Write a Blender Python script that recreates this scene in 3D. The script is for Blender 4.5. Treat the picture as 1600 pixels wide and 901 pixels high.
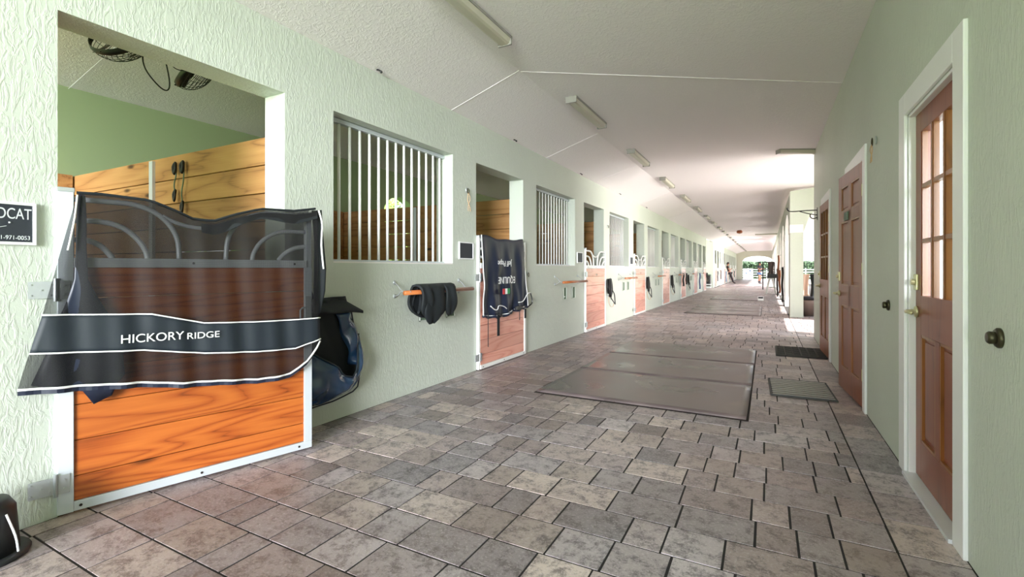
import bpy, math, random
from mathutils import Vector, Matrix, noise
random.seed(7)
PI = math.pi
for o in list(bpy.data.objects): bpy.data.objects.remove(o)
C = bpy.data.collections.new('stable'); bpy.context.scene.collection.children.link(C)
S = bpy.context.scene

# ------------------------------------------------------------------ camera, world, sun, exposure
cam = bpy.data.cameras.new('camera'); camo = bpy.data.objects.new('camera', cam); C.objects.link(camo)
YAW = math.atan(398/745)
camo.location = (0, 0, 1.2); camo.rotation_euler = (PI/2, 0, YAW)
cam.sensor_width = 36; cam.lens = 745/1600*36; cam.shift_y = -30.5/1600; cam.clip_end = 400
S.camera = camo
S.view_settings.view_transform = 'Standard'; S.view_settings.look = 'None'
S.view_settings.gamma = 1; S.view_settings.use_curve_mapping = False
S.view_settings.exposure = 0.98
S.cycles.max_bounces = 14; S.cycles.diffuse_bounces = 8
w = bpy.data.worlds.new('sky'); S.world = w; w.use_nodes = True
nt = w.node_tree; bg = nt.nodes['Background']; bg.inputs['Strength'].default_value = 1.5
tc = nt.nodes.new('ShaderNodeTexCoord'); sx = nt.nodes.new('ShaderNodeSeparateXYZ'); cr = nt.nodes.new('ShaderNodeValToRGB')
nt.links.new(tc.outputs['Generated'], sx.inputs[0]); nt.links.new(sx.outputs['Z'], cr.inputs[0]); nt.links.new(cr.outputs[0], bg.inputs['Color'])
cr.color_ramp.elements[0].position = 0.0; cr.color_ramp.elements[0].color = (.95, .97, 1, 1)
cr.color_ramp.elements[1].position = .9; cr.color_ramp.elements[1].color = (.62, .8, 1, 1)
sun = bpy.data.lights.new('sun', 'SUN'); sun.energy = 12; sun.angle = .012; sun.color = (1, .96, .88)
so = bpy.data.objects.new('sun', sun); C.objects.link(so)
so.rotation_euler = Vector((-1, .3, -1.25)).to_track_quat('-Z', 'Y').to_euler()
def area(name, loc, direction, sx_, sy_, power, col=(1, 1, 1)):
    l = bpy.data.lights.new(name, 'AREA'); l.shape = 'RECTANGLE'; l.size = sx_; l.size_y = sy_; l.energy = power; l.color = col
    o = bpy.data.objects.new(name, l); C.objects.link(o); o.location = loc
    o.rotation_euler = Vector(direction).to_track_quat('-Z', 'Z').to_euler(); return o
area('fill_entrance', (3.8, -17, 3.2), (-.27, 1, -.08), 7, 6, 5200, (.92, .96, 1))  # area lamp added behind the camera to fill the aisle
area('fill_yard', (6.5, 11.4, 2.0), (-1, 0, .12), 4, 3.5, 300, (1, .97, .95)).data.spread = 2.5  # added area lamp, boosts daylight from the side yard
area('fill_arcade', (5, 37, 1.6), (-1, 0, .1), 46, 3, 6500, (1, .965, .96)).data.spread = 2.2  # added area lamp, boosts daylight through the arches
area('fill_cross_aisle', (-6.9, 31, 1.6), (1, .1, 0), 3.6, 2.8, 150, (1, 1, .92))  # added area lamp, boosts daylight in the cross aisle opening

# ------------------------------------------------------------------ colours and materials
def srgb(r, g, b):
    f = lambda c: (c/255/12.92) if c/255 <= .04045 else ((c/255+.055)/1.055)**2.4
    return (f(r), f(g), f(b), 1)
def base_mat(name, col, rough=.5, metal=0, coat=0, spec=.5):
    m = bpy.data.materials.new(name); m.use_nodes = True
    b = m.node_tree.nodes['Principled BSDF']
    b.inputs['Base Color'].default_value = srgb(*col); b.inputs['Roughness'].default_value = rough
    b.inputs['Metallic'].default_value = metal; b.inputs['Coat Weight'].default_value = coat
    b.inputs['Specular IOR Level'].default_value = spec
    return m
def N(m, t, **k):
    n = m.node_tree.nodes.new(t)
    for a, v in k.items(): setattr(n, a, v)
    return n
def coords(m, scale=(1, 1, 1), kind='Object', rot=(0, 0, 0)):
    t = N(m, 'ShaderNodeTexCoord'); mp = N(m, 'ShaderNodeMapping'); mp.inputs['Scale'].default_value = scale
    mp.inputs['Rotation'].default_value = rot
    m.node_tree.links.new(t.outputs[kind], mp.inputs[0]); return mp.outputs[0]
def noise_tex(m, vec, scale, detail=4, rough=.5, dist=0):
    n = N(m, 'ShaderNodeTexNoise'); n.inputs['Scale'].default_value = scale; n.inputs['Detail'].default_value = detail
    n.inputs['Roughness'].default_value = rough; n.inputs['Distortion'].default_value = dist
    m.node_tree.links.new(vec, n.inputs['Vector']); return n.outputs['Fac']
def ramp(m, fac, stops):
    r = N(m, 'ShaderNodeValToRGB'); e = r.color_ramp.elements
    e[0].position, e[0].color = stops[0][0], stops[0][1]; e[1].position, e[1].color = stops[-1][0], stops[-1][1]
    for p, c in stops[1:-1]:
        q = e.new(p); q.color = c
    m.node_tree.links.new(fac, r.inputs[0]); return r.outputs['Color']
def math_n(m, op, a, b=None):
    n = N(m, 'ShaderNodeMath', operation=op)
    for i, v in enumerate((a, b)):
        if v is None: continue
        if isinstance(v, (int, float)): n.inputs[i].default_value = v
        else: m.node_tree.links.new(v, n.inputs[i])
    return n.outputs[0]
def mixc(m, fac, a, b, mode='MIX'):
    n = N(m, 'ShaderNodeMix', data_type='RGBA', blend_type=mode)
    for i, v in ((0, fac), (6, a), (7, b)):
        if isinstance(v, (int, float)): n.inputs[i].default_value = v
        elif isinstance(v, tuple): n.inputs[i].default_value = v
        else: m.node_tree.links.new(v, n.inputs[i])
    return n.outputs[2]
def bump(m, h, strength=.3, dist=.02):
    b = N(m, 'ShaderNodeBump'); b.inputs['Strength'].default_value = strength; b.inputs['Distance'].default_value = dist
    m.node_tree.links.new(h, b.inputs['Height']); bs = m.node_tree.nodes['Principled BSDF']
    m.node_tree.links.new(b.outputs[0], bs.inputs['Normal'])
def setc(m, c): m.node_tree.links.new(c, m.node_tree.nodes['Principled BSDF'].inputs['Base Color'])
def setr(m, c): m.node_tree.links.new(c, m.node_tree.nodes['Principled BSDF'].inputs['Roughness'])

def stucco(name, col, strength=.55):
    m = base_mat(name, col, .55)
    v = coords(m, (1, 1, .3)); h = noise_tex(m, v, 34, 3, .55, 1.6)
    h2 = ramp(m, h, [(.44, (0, 0, 0, 1)), (.6, (1, 1, 1, 1))])
    v2 = coords(m); f = noise_tex(m, v2, 160, 2)
    hh = math_n(m, 'ADD', h2, math_n(m, 'MULTIPLY', f, .2))
    bump(m, hh, strength, .006)
    d = noise_tex(m, v2, .9, 4)
    k = srgb(*col); k2 = tuple(c*.93 for c in k[:3])+(1,)
    setc(m, mixc(m, ramp(m, d, [(.35, (0, 0, 0, 1)), (.7, (1, 1, 1, 1))]), k, k2))
    return m
M = {}
M['wall'] = stucco('green stucco', (202, 208, 197), .24)
M['wall_in'] = base_mat('green plaster inside stalls', (150, 166, 124), .7)
M['cream'] = base_mat('cream plaster', (214, 212, 196), .7)
m = M['ceiling'] = base_mat('white textured ceiling', (245, 238, 241), .75)
v = coords(m, (1, 1, 1)); bump(m, ramp(m, noise_tex(m, v, 26, 3, .6, 1.2), [(.45, (0, 0, 0, 1)), (.62, (1, 1, 1, 1))]), .35, .006)
M['white'] = base_mat('white painted trim', (238, 238, 240), .35)
M['bandwhite'] = base_mat('white band paint', (235, 230, 228), .6)
M['steel'] = base_mat('pale galvanised steel', (206, 212, 218), .38, .25)
M['tube'] = base_mat('galvanised tube', (216, 219, 223), .4, .15)
M['barwhite'] = base_mat('white powder coated bars', (236, 236, 232), .3)
M['zinc'] = base_mat('zinc hinge', (182, 186, 188), .35, .5)
M['brass'] = base_mat('pale brass', (216, 210, 168), .3, .6)
M['bronze'] = base_mat('dark bronze', (74, 70, 52), .35, .7)
M['black'] = base_mat('black metal', (22, 21, 22), .4)
M['dark'] = base_mat('dark crevice', (35, 28, 22), .8)
M['blackcloth'] = base_mat('black cloth', (17, 23, 27), .75)
M['leather'] = base_mat('black leather', (26, 24, 24), .45)
M['tan'] = base_mat('tan leather', (158, 88, 48), .5)
M['cord'] = base_mat('tan cord', (205, 170, 130), .8)
M['piping'] = base_mat('white piping', (236, 236, 236), .6)
M['print'] = base_mat('white print', (240, 240, 240), .6)
M['chalk'] = base_mat('chalk writing', (208, 212, 216), .9)
M['slate'] = base_mat('chalkboard slate', (46, 50, 58), .55)
M['niche'] = base_mat('grey green niche', (96, 116, 96), .6)
M['red'] = base_mat('emblem red', (190, 40, 50), .6)
M['green'] = base_mat('emblem green', (40, 140, 80), .6)
M['glass'] = base_mat('glass', (255, 255, 255), .03)
g = M['glass'].node_tree.nodes['Principled BSDF']; g.inputs['Transmission Weight'].default_value = 1; g.inputs['IOR'].default_value = 1.02
g.inputs['Specular IOR Level'].default_value = .6
# thin pane: straight through plus a reflection
gt = M['glass'].node_tree; tr = gt.nodes.new('ShaderNodeBsdfTransparent'); gl = gt.nodes.new('ShaderNodeBsdfGlossy'); gl.inputs['Roughness'].default_value = .02
fr = gt.nodes.new('ShaderNodeFresnel'); fr.inputs[0].default_value = 1.25; mx = gt.nodes.new('ShaderNodeMixShader')
gt.links.new(fr.outputs[0], mx.inputs[0]); gt.links.new(tr.outputs[0], mx.inputs[1]); gt.links.new(gl.outputs[0], mx.inputs[2])
gt.links.new(mx.outputs[0], gt.nodes['Material Output'].inputs[0])
M['diffuser'] = base_mat('aged acrylic diffuser', (196, 190, 174), .3)
M['lampbody'] = base_mat('grey lamp body', (150, 147, 140), .45)
M['skin'] = base_mat('skin', (196, 142, 116), .5)
M['skin2'] = base_mat('tanned skin', (140, 96, 78), .5)
M['hair'] = base_mat('black hair', (24, 20, 20), .6)
M['shirt'] = base_mat('dark brown shirt', (58, 44, 42), .8)
M['shirt2'] = base_mat('black shirt', (38, 32, 40), .8)
M['trouser'] = base_mat('charcoal trousers', (64, 58, 62), .8)
M['denim'] = base_mat('blue denim', (92, 118, 160), .8)
M['boot'] = base_mat('dark boots', (38, 32, 40), .5)
M['beige'] = base_mat('beige cloth', (214, 178, 160), .85)
M['grass'] = base_mat('grass', (120, 150, 70), .9)
M['paving'] = base_mat('pale concrete yard', (214, 206, 196), .8)
M['asphalt'] = base_mat('grey track', (120, 114, 120), .9)
M['plasticblack'] = base_mat('black rubber bucket', (34, 36, 38), .5)
M['room'] = base_mat('pale room wall', (214, 220, 205), .7)
M['brownbin'] = base_mat('brown bin', (126, 104, 96), .5)
m = M['leaf'] = base_mat('leaves', (110, 150, 50), .55)
v = coords(m); setc(m, ramp(m, noise_tex(m, v, 2.2, 3), [(.3, srgb(66, 100, 38)), (.55, srgb(128, 164, 62)), (.75, srgb(190, 205, 90))]))
M['hedgeleaf'] = base_mat('dark hedge leaves', (66, 88, 62), .7)
m = M['bark'] = base_mat('bark', (96, 78, 60), .9)

def attr(m, name='tone'):
    a = N(m, 'ShaderNodeAttribute'); a.attribute_name = name
    s = N(m, 'ShaderNodeSeparateColor'); m.node_tree.links.new(a.outputs['Color'], s.inputs[0]); return s.outputs
def wood(name, dark, mid, light, axis='Y', rough=.4, coat=.25, rings=9, knots=True, grain=(.55, 7)):
    """planks: grain runs along the axis; the tone attribute shifts the figure from board to board"""
    m = base_mat(name, mid, rough, 0, coat)
    m.node_tree.nodes['Principled BSDF'].inputs['Coat Roughness'].default_value = .18
    t = attr(m)
    tco = N(m, 'ShaderNodeTexCoord'); add = N(m, 'ShaderNodeVectorMath', operation='ADD')
    cmb = N(m, 'ShaderNodeCombineXYZ')
    for i in range(3): m.node_tree.links.new(math_n(m, 'MULTIPLY', t[0], 17.3+5*i), cmb.inputs[i])
    m.node_tree.links.new(tco.outputs['Object'], add.inputs[0]); m.node_tree.links.new(cmb.outputs[0], add.inputs[1])
    mp = N(m, 'ShaderNodeMapping'); sc = [grain[1]*.6]*3; sc['XYZ'.index(axis)] = grain[0]
    mp.inputs['Scale'].default_value = sc; m.node_tree.links.new(add.outputs[0], mp.inputs[0])
    n1 = noise_tex(m, mp.outputs[0], .9, 2, .45, .4)
    ring = math_n(m, 'SINE', math_n(m, 'MULTIPLY', n1, rings*2*PI))
    ring = math_n(m, 'ADD', math_n(m, 'MULTIPLY', ring, .5), .5)
    mp2 = N(m, 'ShaderNodeMapping'); s2 = [90]*3; s2['XYZ'.index(axis)] = 2.5
    mp2.inputs['Scale'].default_value = s2; m.node_tree.links.new(add.outputs[0], mp2.inputs[0])
    fine = noise_tex(m, mp2.outputs[0], 1, 3, .6)
    f = math_n(m, 'ADD', math_n(m, 'MULTIPLY', math_n(m, 'POWER', ring, .45), .5), math_n(m, 'MULTIPLY', fine, .5))
    col = ramp(m, f, [(.1, srgb(*dark)), (.34, srgb(*mid)), (.85, srgb(*light))])
    if knots:
        mk = N(m, 'ShaderNodeMapping'); s3 = [5.5]*3; s3['XYZ'.index(axis)] = 1.7
        mk.inputs['Scale'].default_value = s3; m.node_tree.links.new(add.outputs[0], mk.inputs[0])
        vo = N(m, 'ShaderNodeTexVoronoi'); vo.inputs['Scale'].default_value = 1; m.node_tree.links.new(mk.outputs[0], vo.inputs['Vector'])
        kd = ramp(m, vo.outputs['Distance'], [(.0, (1, 1, 1, 1)), (.07, (.9, .9, .9, 1)), (.15, (0, 0, 0, 1))])
        col = mixc(m, kd, col, tuple(c*.3 for c in srgb(*dark)[:3])+(1,))
    tone = math_n(m, 'ADD', math_n(m, 'MULTIPLY', t[1], .35), .8)
    hv = N(m, 'ShaderNodeHueSaturation'); m.node_tree.links.new(col, hv.inputs['Color']); m.node_tree.links.new(tone, hv.inputs['Value'])
    setc(m, hv.outputs[0]); bump(m, fine, .08, .003)
    return m
M['pine'] = wood('varnished pine planks', (96, 42, 14), (162, 78, 28), (190, 104, 42), 'X', .42, .25, 13)
M['glarewood'] = wood('varnished planks with painted pink glare', (190, 106, 84), (222, 148, 128), (236, 170, 150), 'X', .35, .6, 10)  # stall planks paled to pink; glossy glare put into the colour
M['partition'] = wood('old oak partition boards', (100, 66, 38), (164, 116, 68), (184, 138, 86), 'X', .65, 0, 6)
M['doorwood'] = wood('mahogany stained door', (94, 42, 22), (128, 61, 32), (140, 72, 40), 'Z', .42, .2, 5, False)
M['litedge'] = wood('door wood in lit edge colour', (104, 60, 22), (136, 82, 34), (156, 98, 46), 'Z', .4, .2, 5, False)  # door wood again, lightened to paint its lit edge faces
M['polewood'] = wood('varnished wooden pole', (110, 50, 20), (172, 92, 48), (196, 120, 66), 'Y', .3, .5, 5, False)

m = M['pavers'] = base_mat('concrete pavers', (150, 142, 138), .5)
t = attr(m); v = coords(m)
big = noise_tex(m, v, 11, 10, .86, .2); sm = noise_tex(m, v, 75, 5, .75)
stain = ramp(m, big, [(.42, (0, 0, 0, 1)), (.52, (1, 1, 1, 1))])
basec = ramp(m, t[0], [(.0, srgb(134, 127, 132)), (.3, srgb(176, 166, 170)), (.55, srgb(158, 143, 144)), (.78, srgb(192, 177, 172)), (1, srgb(122, 110, 112))])
col = mixc(m, math_n(m, 'MULTIPLY', math_n(m, 'SUBTRACT', 1, stain), .8), basec, srgb(70, 65, 69))
col = mixc(m, math_n(m, 'MULTIPLY', ramp(m, sm, [(.53, (0, 0, 0, 1)), (.62, (1, 1, 1, 1))]), .5), col, srgb(206, 196, 200))
wide = noise_tex(m, v, .55, 2)
tv = N(m, 'ShaderNodeHueSaturation'); m.node_tree.links.new(col, tv.inputs['Color']); m.node_tree.links.new(math_n(m, 'ADD', math_n(m, 'MULTIPLY', t[1], .45), .82), tv.inputs['Value']); col = tv.outputs[0]
col = mixc(m, ramp(m, wide, [(.42, (0, 0, 0, 1)), (.66, (.5, .5, .5, 1))]), col, srgb(124, 98, 90), 'MIX')
setc(m, col); setr(m, math_n(m, 'ADD', math_n(m, 'MULTIPLY', big, .35), .24)); bump(m, sm, .25, .004)
M['joint'] = base_mat('sand joints', (40, 36, 36), .95)

m = M['mat'] = base_mat('worn rubber mat', (84, 78, 78), .36)
v = coords(m); d = noise_tex(m, v, 1.6, 2, .5)
setc(m, ramp(m, d, [(.3, srgb(74, 64, 66)), (.6, srgb(120, 106, 106)), (.8, srgb(148, 132, 128))]))
setr(m, math_n(m, 'ADD', math_n(m, 'MULTIPLY', d, .6), .02))
bump(m, noise_tex(m, v, 220, 1), .12, .001)

m = M['doormat'] = base_mat('dark doormat', (70, 68, 64), .8)
def net(name, cover, col, sc=420):
    m = base_mat(name, col, .8)
    v = coords(m); wv = noise_tex(m, v, 3, 2)
    a = N(m, 'ShaderNodeTexWave', wave_type='BANDS', bands_direction='X'); a.inputs['Scale'].default_value = 60
    b = N(m, 'ShaderNodeTexWave', wave_type='BANDS', bands_direction='Z'); b.inputs['Scale'].default_value = 60
    for q in (a, b): m.node_tree.links.new(v, q.inputs['Vector'])
    f = math_n(m, 'MAXIMUM', a.outputs['Fac'], b.outputs['Fac'])
    al = math_n(m, 'ADD', math_n(m, 'MULTIPLY', f, .25), cover)
    m.node_tree.links.new(al, m.node_tree.nodes['Principled BSDF'].inputs['Alpha']); return m
M['net'] = net('fly sheet netting', .56, (12, 12, 14))
M['navy'] = base_mat('navy quilted cloth', (30, 36, 54), .42)
M['navyshine'] = base_mat('glossy navy vinyl', (36, 62, 92), .18, 0, .6)
M['inkband'] = base_mat('dark grey blue band', (26, 34, 42), .6)

# ------------------------------------------------------------------ helpers
class MB:
    def __init__(s): s.v = []; s.f = []; s.t = []; s.tone = (.5, .5)
    def add(s, vs, fs):
        o = len(s.v); s.v += [tuple(p) for p in vs]
        for f in fs: s.f.append(tuple(i+o for i in f)); s.t.append(s.tone)
    def quad(s, a, b, c, d): s.add([a, b, c, d], [(0, 1, 2, 3)])
    def box(s, a, b, M4=None):
        (x0, y0, z0), (x1, y1, z1) = a, b
        if x0 > x1: x0, x1 = x1, x0
        if y0 > y1: y0, y1 = y1, y0
        if z0 > z1: z0, z1 = z1, z0
        vs = [Vector(p) for p in ((x0,y0,z0),(x1,y0,z0),(x1,y1,z0),(x0,y1,z0),(x0,y0,z1),(x1,y0,z1),(x1,y1,z1),(x0,y1,z1))]
        if M4 is not None: vs = [M4 @ p for p in vs]
        s.add(vs, [(3,2,1,0),(4,5,6,7),(0,1,5,4),(1,2,6,5),(2,3,7,6),(3,0,4,7)])
    def tube(s, pts, r, n=8, closed=False, caps=True, sub=0):
        pts = [Vector(p) for p in pts]
        if sub: pts = smooth(pts, sub, closed)
        k = len(pts); rs = r if isinstance(r, (list, tuple)) else [r]*k
        up = None; rings = []
        for i, p in enumerate(pts):
            a = pts[(i-1) % k] if (closed or i > 0) else p; b = pts[(i+1) % k] if (closed or i < k-1) else p
            t = (b-a).normalized()
            if up is None: up = Vector((0, 0, 1)) if abs(t.z) < .9 else Vector((1, 0, 0))
            x = t.cross(up); x = x.normalized() if x.length > 1e-6 else Vector((1, 0, 0)); up = x.cross(t).normalized()
            rr = rs[min(i, len(rs)-1)]
            rings.append([p+(x*math.cos(q*2*PI/n)+up*math.sin(q*2*PI/n))*rr for q in range(n)])
        vs = [q for rg in rings for q in rg]; fs = []
        for i in range(k if closed else k-1):
            for j in range(n):
                a, b = i*n+j, i*n+(j+1) % n; c, d = ((i+1) % k)*n+(j+1) % n, ((i+1) % k)*n+j
                fs.append((a, b, c, d))
        if caps and not closed: fs.append(tuple(reversed(range(n)))); fs.append(tuple(range((k-1)*n, k*n)))
        s.add(vs, fs)
    def lathe(s, prof, n=20, M4=None, caps=True):
        vs = []; fs = []
        for (r, z) in prof:
            for q in range(n):
                p = Vector((r*math.cos(q*2*PI/n), r*math.sin(q*2*PI/n), z)); vs.append(M4 @ p if M4 is not None else p)
        for i in range(len(prof)-1):
            for j in range(n): fs.append((i*n+j, i*n+(j+1) % n, (i+1)*n+(j+1) % n, (i+1)*n+j))
        if caps: fs.append(tuple(reversed(range(n)))); fs.append(tuple(range((len(prof)-1)*n, len(prof)*n)))
        s.add(vs, fs)
    def ball(s, c, r, n=10, M4=None):
        prof = [(max(.001, math.sin(PI*i/n)), -math.cos(PI*i/n)) for i in range(n+1)]
        r = r if isinstance(r, (tuple, list)) else (r, r, r)
        T = Matrix.Translation(c) @ (M4 if M4 is not None else Matrix()) @ Matrix.Diagonal((*r, 1)); s.lathe(prof, n+4, T)
    def grid(s, P, thick=0, nrm=None):
        """P[i][j] points; with thickness the sheet is closed front and back"""
        R, K = len(P), len(P[0]); vs = [p for row in P for p in row]; fs = []
        for i in range(R-1):
            for j in range(K-1): fs.append((i*K+j, i*K+j+1, (i+1)*K+j+1, (i+1)*K+j))
        if thick:
            n = Vector(nrm)*thick; o = len(vs); vs += [Vector(p)-n for p in vs]
            fs += [tuple(reversed([q+o for q in f])) for f in fs]
            edge = [(0, j) for j in range(K)]+[(i, K-1) for i in range(1, R)]+[(R-1, j) for j in range(K-2, -1, -1)]+[(i, 0) for i in range(R-2, 0, -1)]
            ids = [i*K+j for i, j in edge]
            for a, b in zip(ids, ids[1:]+ids[:1]): fs.append((b, a, a+o, b+o))
        s.add(vs, fs)
    def mesh(s, name, smooth_=False):
        me = bpy.data.meshes.new(name); me.from_pydata(s.v, [], s.f)
        a = me.color_attributes.new('tone', 'FLOAT_COLOR', 'CORNER'); buf = []
        for f, t in zip(s.f, s.t): buf += [t[0], t[1], 0, 1]*len(f)
        a.data.foreach_set('color', buf)
        if smooth_: me.polygons.foreach_set('use_smooth', [True]*len(me.polygons))
        me.update(); return me
    def build(s, name, mat, parent=None, smooth_=False, bevel=0, label=None):
        me = s.mesh(name, smooth_); o = bpy.data.objects.new(name, me); C.objects.link(o)
        me.materials.append(M[mat] if isinstance(mat, str) else mat)
        if parent is not None: o.parent = parent
        if bevel:
            b = o.modifiers.new('bevel', 'BEVEL'); b.width = bevel; b.segments = 2; b.limit_method = 'ANGLE'; b.angle_limit = .6
        if label: o['label'] = label
        return o
def smooth(pts, sub, closed=False):
    out = []; k = len(pts)
    for i in range(k if closed else k-1):
        g_ = lambda q: pts[q % k] if closed else pts[max(0, min(k-1, q))]
        a, b, c, d = g_(i-1), g_(i), g_(i+1), g_(i+2)
        for j in range(sub):
            t_ = j/sub; out.append(.5*((2*b)+(-a+c)*t_+(2*a-5*b+4*c-d)*t_**2+(-a+3*b-3*c+d)*t_**3))
    if not closed: out.append(pts[-1])
    return out
def tag(o, label, cat, group=None, kind=None):
    o['label'] = label; o['category'] = cat
    if group: o['group'] = group
    if kind: o['kind'] = kind
    return o
def thing(name, loc, label, cat, group=None, rz=0, kind=None):
    o = bpy.data.objects.new(name, None); C.objects.link(o); o.location = loc; o.rotation_euler = (0, 0, rz); o.empty_display_size = .1
    return tag(o, label, cat, group, kind)
def copy_tree(o, parent=None):
    c = o.copy(); C.objects.link(c); c.parent = parent
    for ch in kids.get(o.name, []): copy_tree(ch, c)
    return c
kids = {}
def index_kids(root):
    kids[root.name] = [x for x in C.objects if x.parent == root]
    for k in kids[root.name]: index_kids(k)
def text(name, body, size, mat, parent, loc, rot, width=None, ext=.0008):
    cu = bpy.data.curves.new(name, 'FONT'); cu.body = body; cu.size = size; cu.extrude = ext; cu.align_x = 'CENTER'; cu.align_y = 'BOTTOM_BASELINE'
    cu.materials.append(M[mat]); o = bpy.data.objects.new(name, cu); C.objects.link(o)
    o.parent = parent; o.location = loc; o.rotation_euler = rot
    bpy.context.view_layer.update(); me = bpy.data.meshes.new_from_object(o.evaluated_get(bpy.context.evaluated_depsgraph_get()))
    xs_ = [v_.co.x for v_ in me.vertices]; k = width/(max(xs_)-min(xs_)) if width else 1; cx = (max(xs_)+min(xs_))/2
    for v_ in me.vertices: v_.co.x = (v_.co.x-cx)*k
    bpy.data.objects.remove(o); q = bpy.data.objects.new(name, me); C.objects.link(q)
    q.parent = parent; q.location = loc; q.rotation_euler = rot
    return q

# wall with openings: axis 'X' -> plane at X=c, runs along Y; axis 'Y' -> plane at Y=c, runs along X
def wall(name, axis, c0, c1, u0, u1, top, ops, mat, label, revealmat=None, zbase=0):
    cuts = {u0, u1}
    for o in ops:
        cuts |= {o['u0'], o['u1']}
        if 'rise' in o:
            for i in range(1, 14): cuts.add(o['u0']+(o['u1']-o['u0'])*i/14)
    cuts = sorted(c for c in cuts if u0 <= c <= u1)
    topf = top if callable(top) else (lambda u: top)
    def opz(o, u):
        if 'rise' not in o: return o['z1']
        q = (u-(o['u0']+o['u1'])/2)/((o['u1']-o['u0'])/2); q = max(-1, min(1, q))
        return o['z1']+o['rise']*math.sqrt(max(0, 1-q*q))
    P = (lambda c, u, z: (c, u, z)) if axis == 'X' else (lambda c, u, z: (u, c, z))
    mb = MB(); rv = MB()
    def front(u, v, za, zb, zc, zd):   # za..zb at u, zc..zd at v
        mb.quad(P(c0, u, za), P(c0, v, zc), P(c0, v, zd), P(c0, u, zb)); mb.quad(P(c1, v, zc), P(c1, u, za), P(c1, u, zb), P(c1, v, zd))
    for u, v in zip(cuts, cuts[1:]):
        mid = (u+v)/2; o = next((o for o in ops if o['u0'] < mid < o['u1']), None)
        if o is None:
            front(u, v, zbase, topf(u), zbase, topf(v))
        else:
            if o['z0'] > zbase:
                front(u, v, zbase, o['z0'], zbase, o['z0'])
                rv.quad(P(c0, u, o['z0']), P(c0, v, o['z0']), P(c1, v, o['z0']), P(c1, u, o['z0']))
            a, b = opz(o, u), opz(o, v)
            front(u, v, a, topf(u), b, topf(v)); rv.quad(P(c0, u, a), P(c0, v, b), P(c1, v, b), P(c1, u, a))
    for o in ops:
        for u in (o['u0'], o['u1']):
            if u0 < u < u1: rv.quad(P(c0, u, o['z0']), P(c1, u, o['z0']), P(c1, u, o['z1']), P(c0, u, o['z1']))
    for u in (u0, u1): rv.quad(P(c0, u, zbase), P(c1, u, zbase), P(c1, u, topf(u)), P(c0, u, topf(u)))
    rv.quad(P(c0, u0, topf(u0)), P(c0, u1, topf(u1)), P(c1, u1, topf(u1)), P(c1, u0, topf(u0)))
    nf = len(mb.f); mb.add(rv.v, rv.f)
    o = mb.build(name, mat); tag(o, label, 'wall', kind='structure')
    if revealmat:
        o.data.materials.append(M[revealmat])
        for p in o.data.polygons[nf:]: p.material_index = 1
    return o

LX, RX = -3.03, .73          # the two aisle walls
PITCH = 3.77
Y0, YB = -2.45, 29.0         # the near stall block
door_y = [1.0+PITCH*i for i in range(8)]
win_y = [2.667+PITCH*i for i in range(7)]
NEAR = YB
FB0, FB1 = 33.2, 59.9
fdoor = [34.0+PITCH*i for i in range(7)]; fwin = [y+1.67 for y in fdoor[:6]]
WT = .22

# ------------------------------------------------------------------ floor
mb = MB()
def paver_zone(x0, x1, y0, y1, widths, row, offs):
    k = math.ceil((y0-offs)/row); y = offs+k*row
    while y < y1:
        x = x0-(random.random()*.13 if len(widths) > 1 else 0)
        while x < x1:
            wd = random.choice(widths)
            if x+wd < x0+.04: wd = x0-x+.1
            if x1-(x+wd) < .06: wd = x1-x
            a, b = max(x, x0), min(x+wd, x1)
            if b-a > .005:
                mb.tone = (random.random(), random.random()); g_ = .004; h = random.uniform(-.0008, .0008)
                ya, yb = y+g_, y+row-g_; xa, xb = a+g_, b-g_; c_ = .0015; j = [random.uniform(-.0012, .0012) for _ in range(4)]
                lo = [(xa+j[0], ya, -.009), (xb+j[1], ya, -.012), (xb+j[2], yb, -.012), (xa+j[3], yb, -.012)]
                hi = [(xa+c_+j[0], ya+c_, h), (xb-c_+j[1], ya+c_, h), (xb-c_+j[2], yb-c_, h), (xa+c_+j[3], yb-c_, h)]
                mb.add(lo+hi, [(4,5,6,7),(0,1,5,4),(1,2,6,5),(2,3,7,6),(3,0,4,7)])
            x += wd
        y += row
ROW = .239
paver_zone(LX+.12, .49, -2.5, 60, [.165, .165, .24, .24, .33, .33], ROW, 2.55)
paver_zone(.49, RX, -2.5, 9.86, [.24], .32, 2.55)
paver_zone(LX, LX+.12, -2.5, 29, [.12], .24, 2.55)
paver_zone(.49, 3.0, 9.86, 14.2, [.165, .24, .33], ROW, 2.55)
paver_zone(-7, LX+.12, 29, 33.2, [.24, .33], ROW, 2.55)
fl = mb.build('floor', 'pavers'); tag(fl, 'grey blended concrete paver floor of the long barn aisle', 'floor', kind='structure')
jb = MB(); jb.quad((-7, -2.6, -.0032), (3.1, -2.6, -.0032), (3.1, 60.2, -.0032), (-7, 60.2, -.0032))
jb.build('joint_sand', 'joint', fl)
jb = MB()
for yy, ln_ in ((4.2, 3.65), (13.64, 3.42), (20.3, 3.42)): jb.box((-1.997, yy-.015, -.005), (-.125, yy+ln_+.015, .0035))
jb.build('mat_recess', 'dark', fl)
gb = MB(); gb.quad((-60, -40, -.03), (60, -40, -.03), (60, 160, -.03), (-60, 160, -.03))
tag(gb.build('ground', 'grass'), 'green grass ground outside the barn', 'ground', kind='structure')
gb = MB(); gb.box((2.8, 9.0, -.028), (9, 62, -.006)); tag(gb.build('yard_paving', 'paving'), 'pale sunlit yard beside the arcade', 'paving', kind='structure')
gb = MB(); gb.box((-6, 60.2, -.028), (6, 67, -.006)); tag(gb.build('end_yard_paving', 'asphalt'), 'pale sunlit ground beyond the end arch', 'paving', kind='structure')

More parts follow.
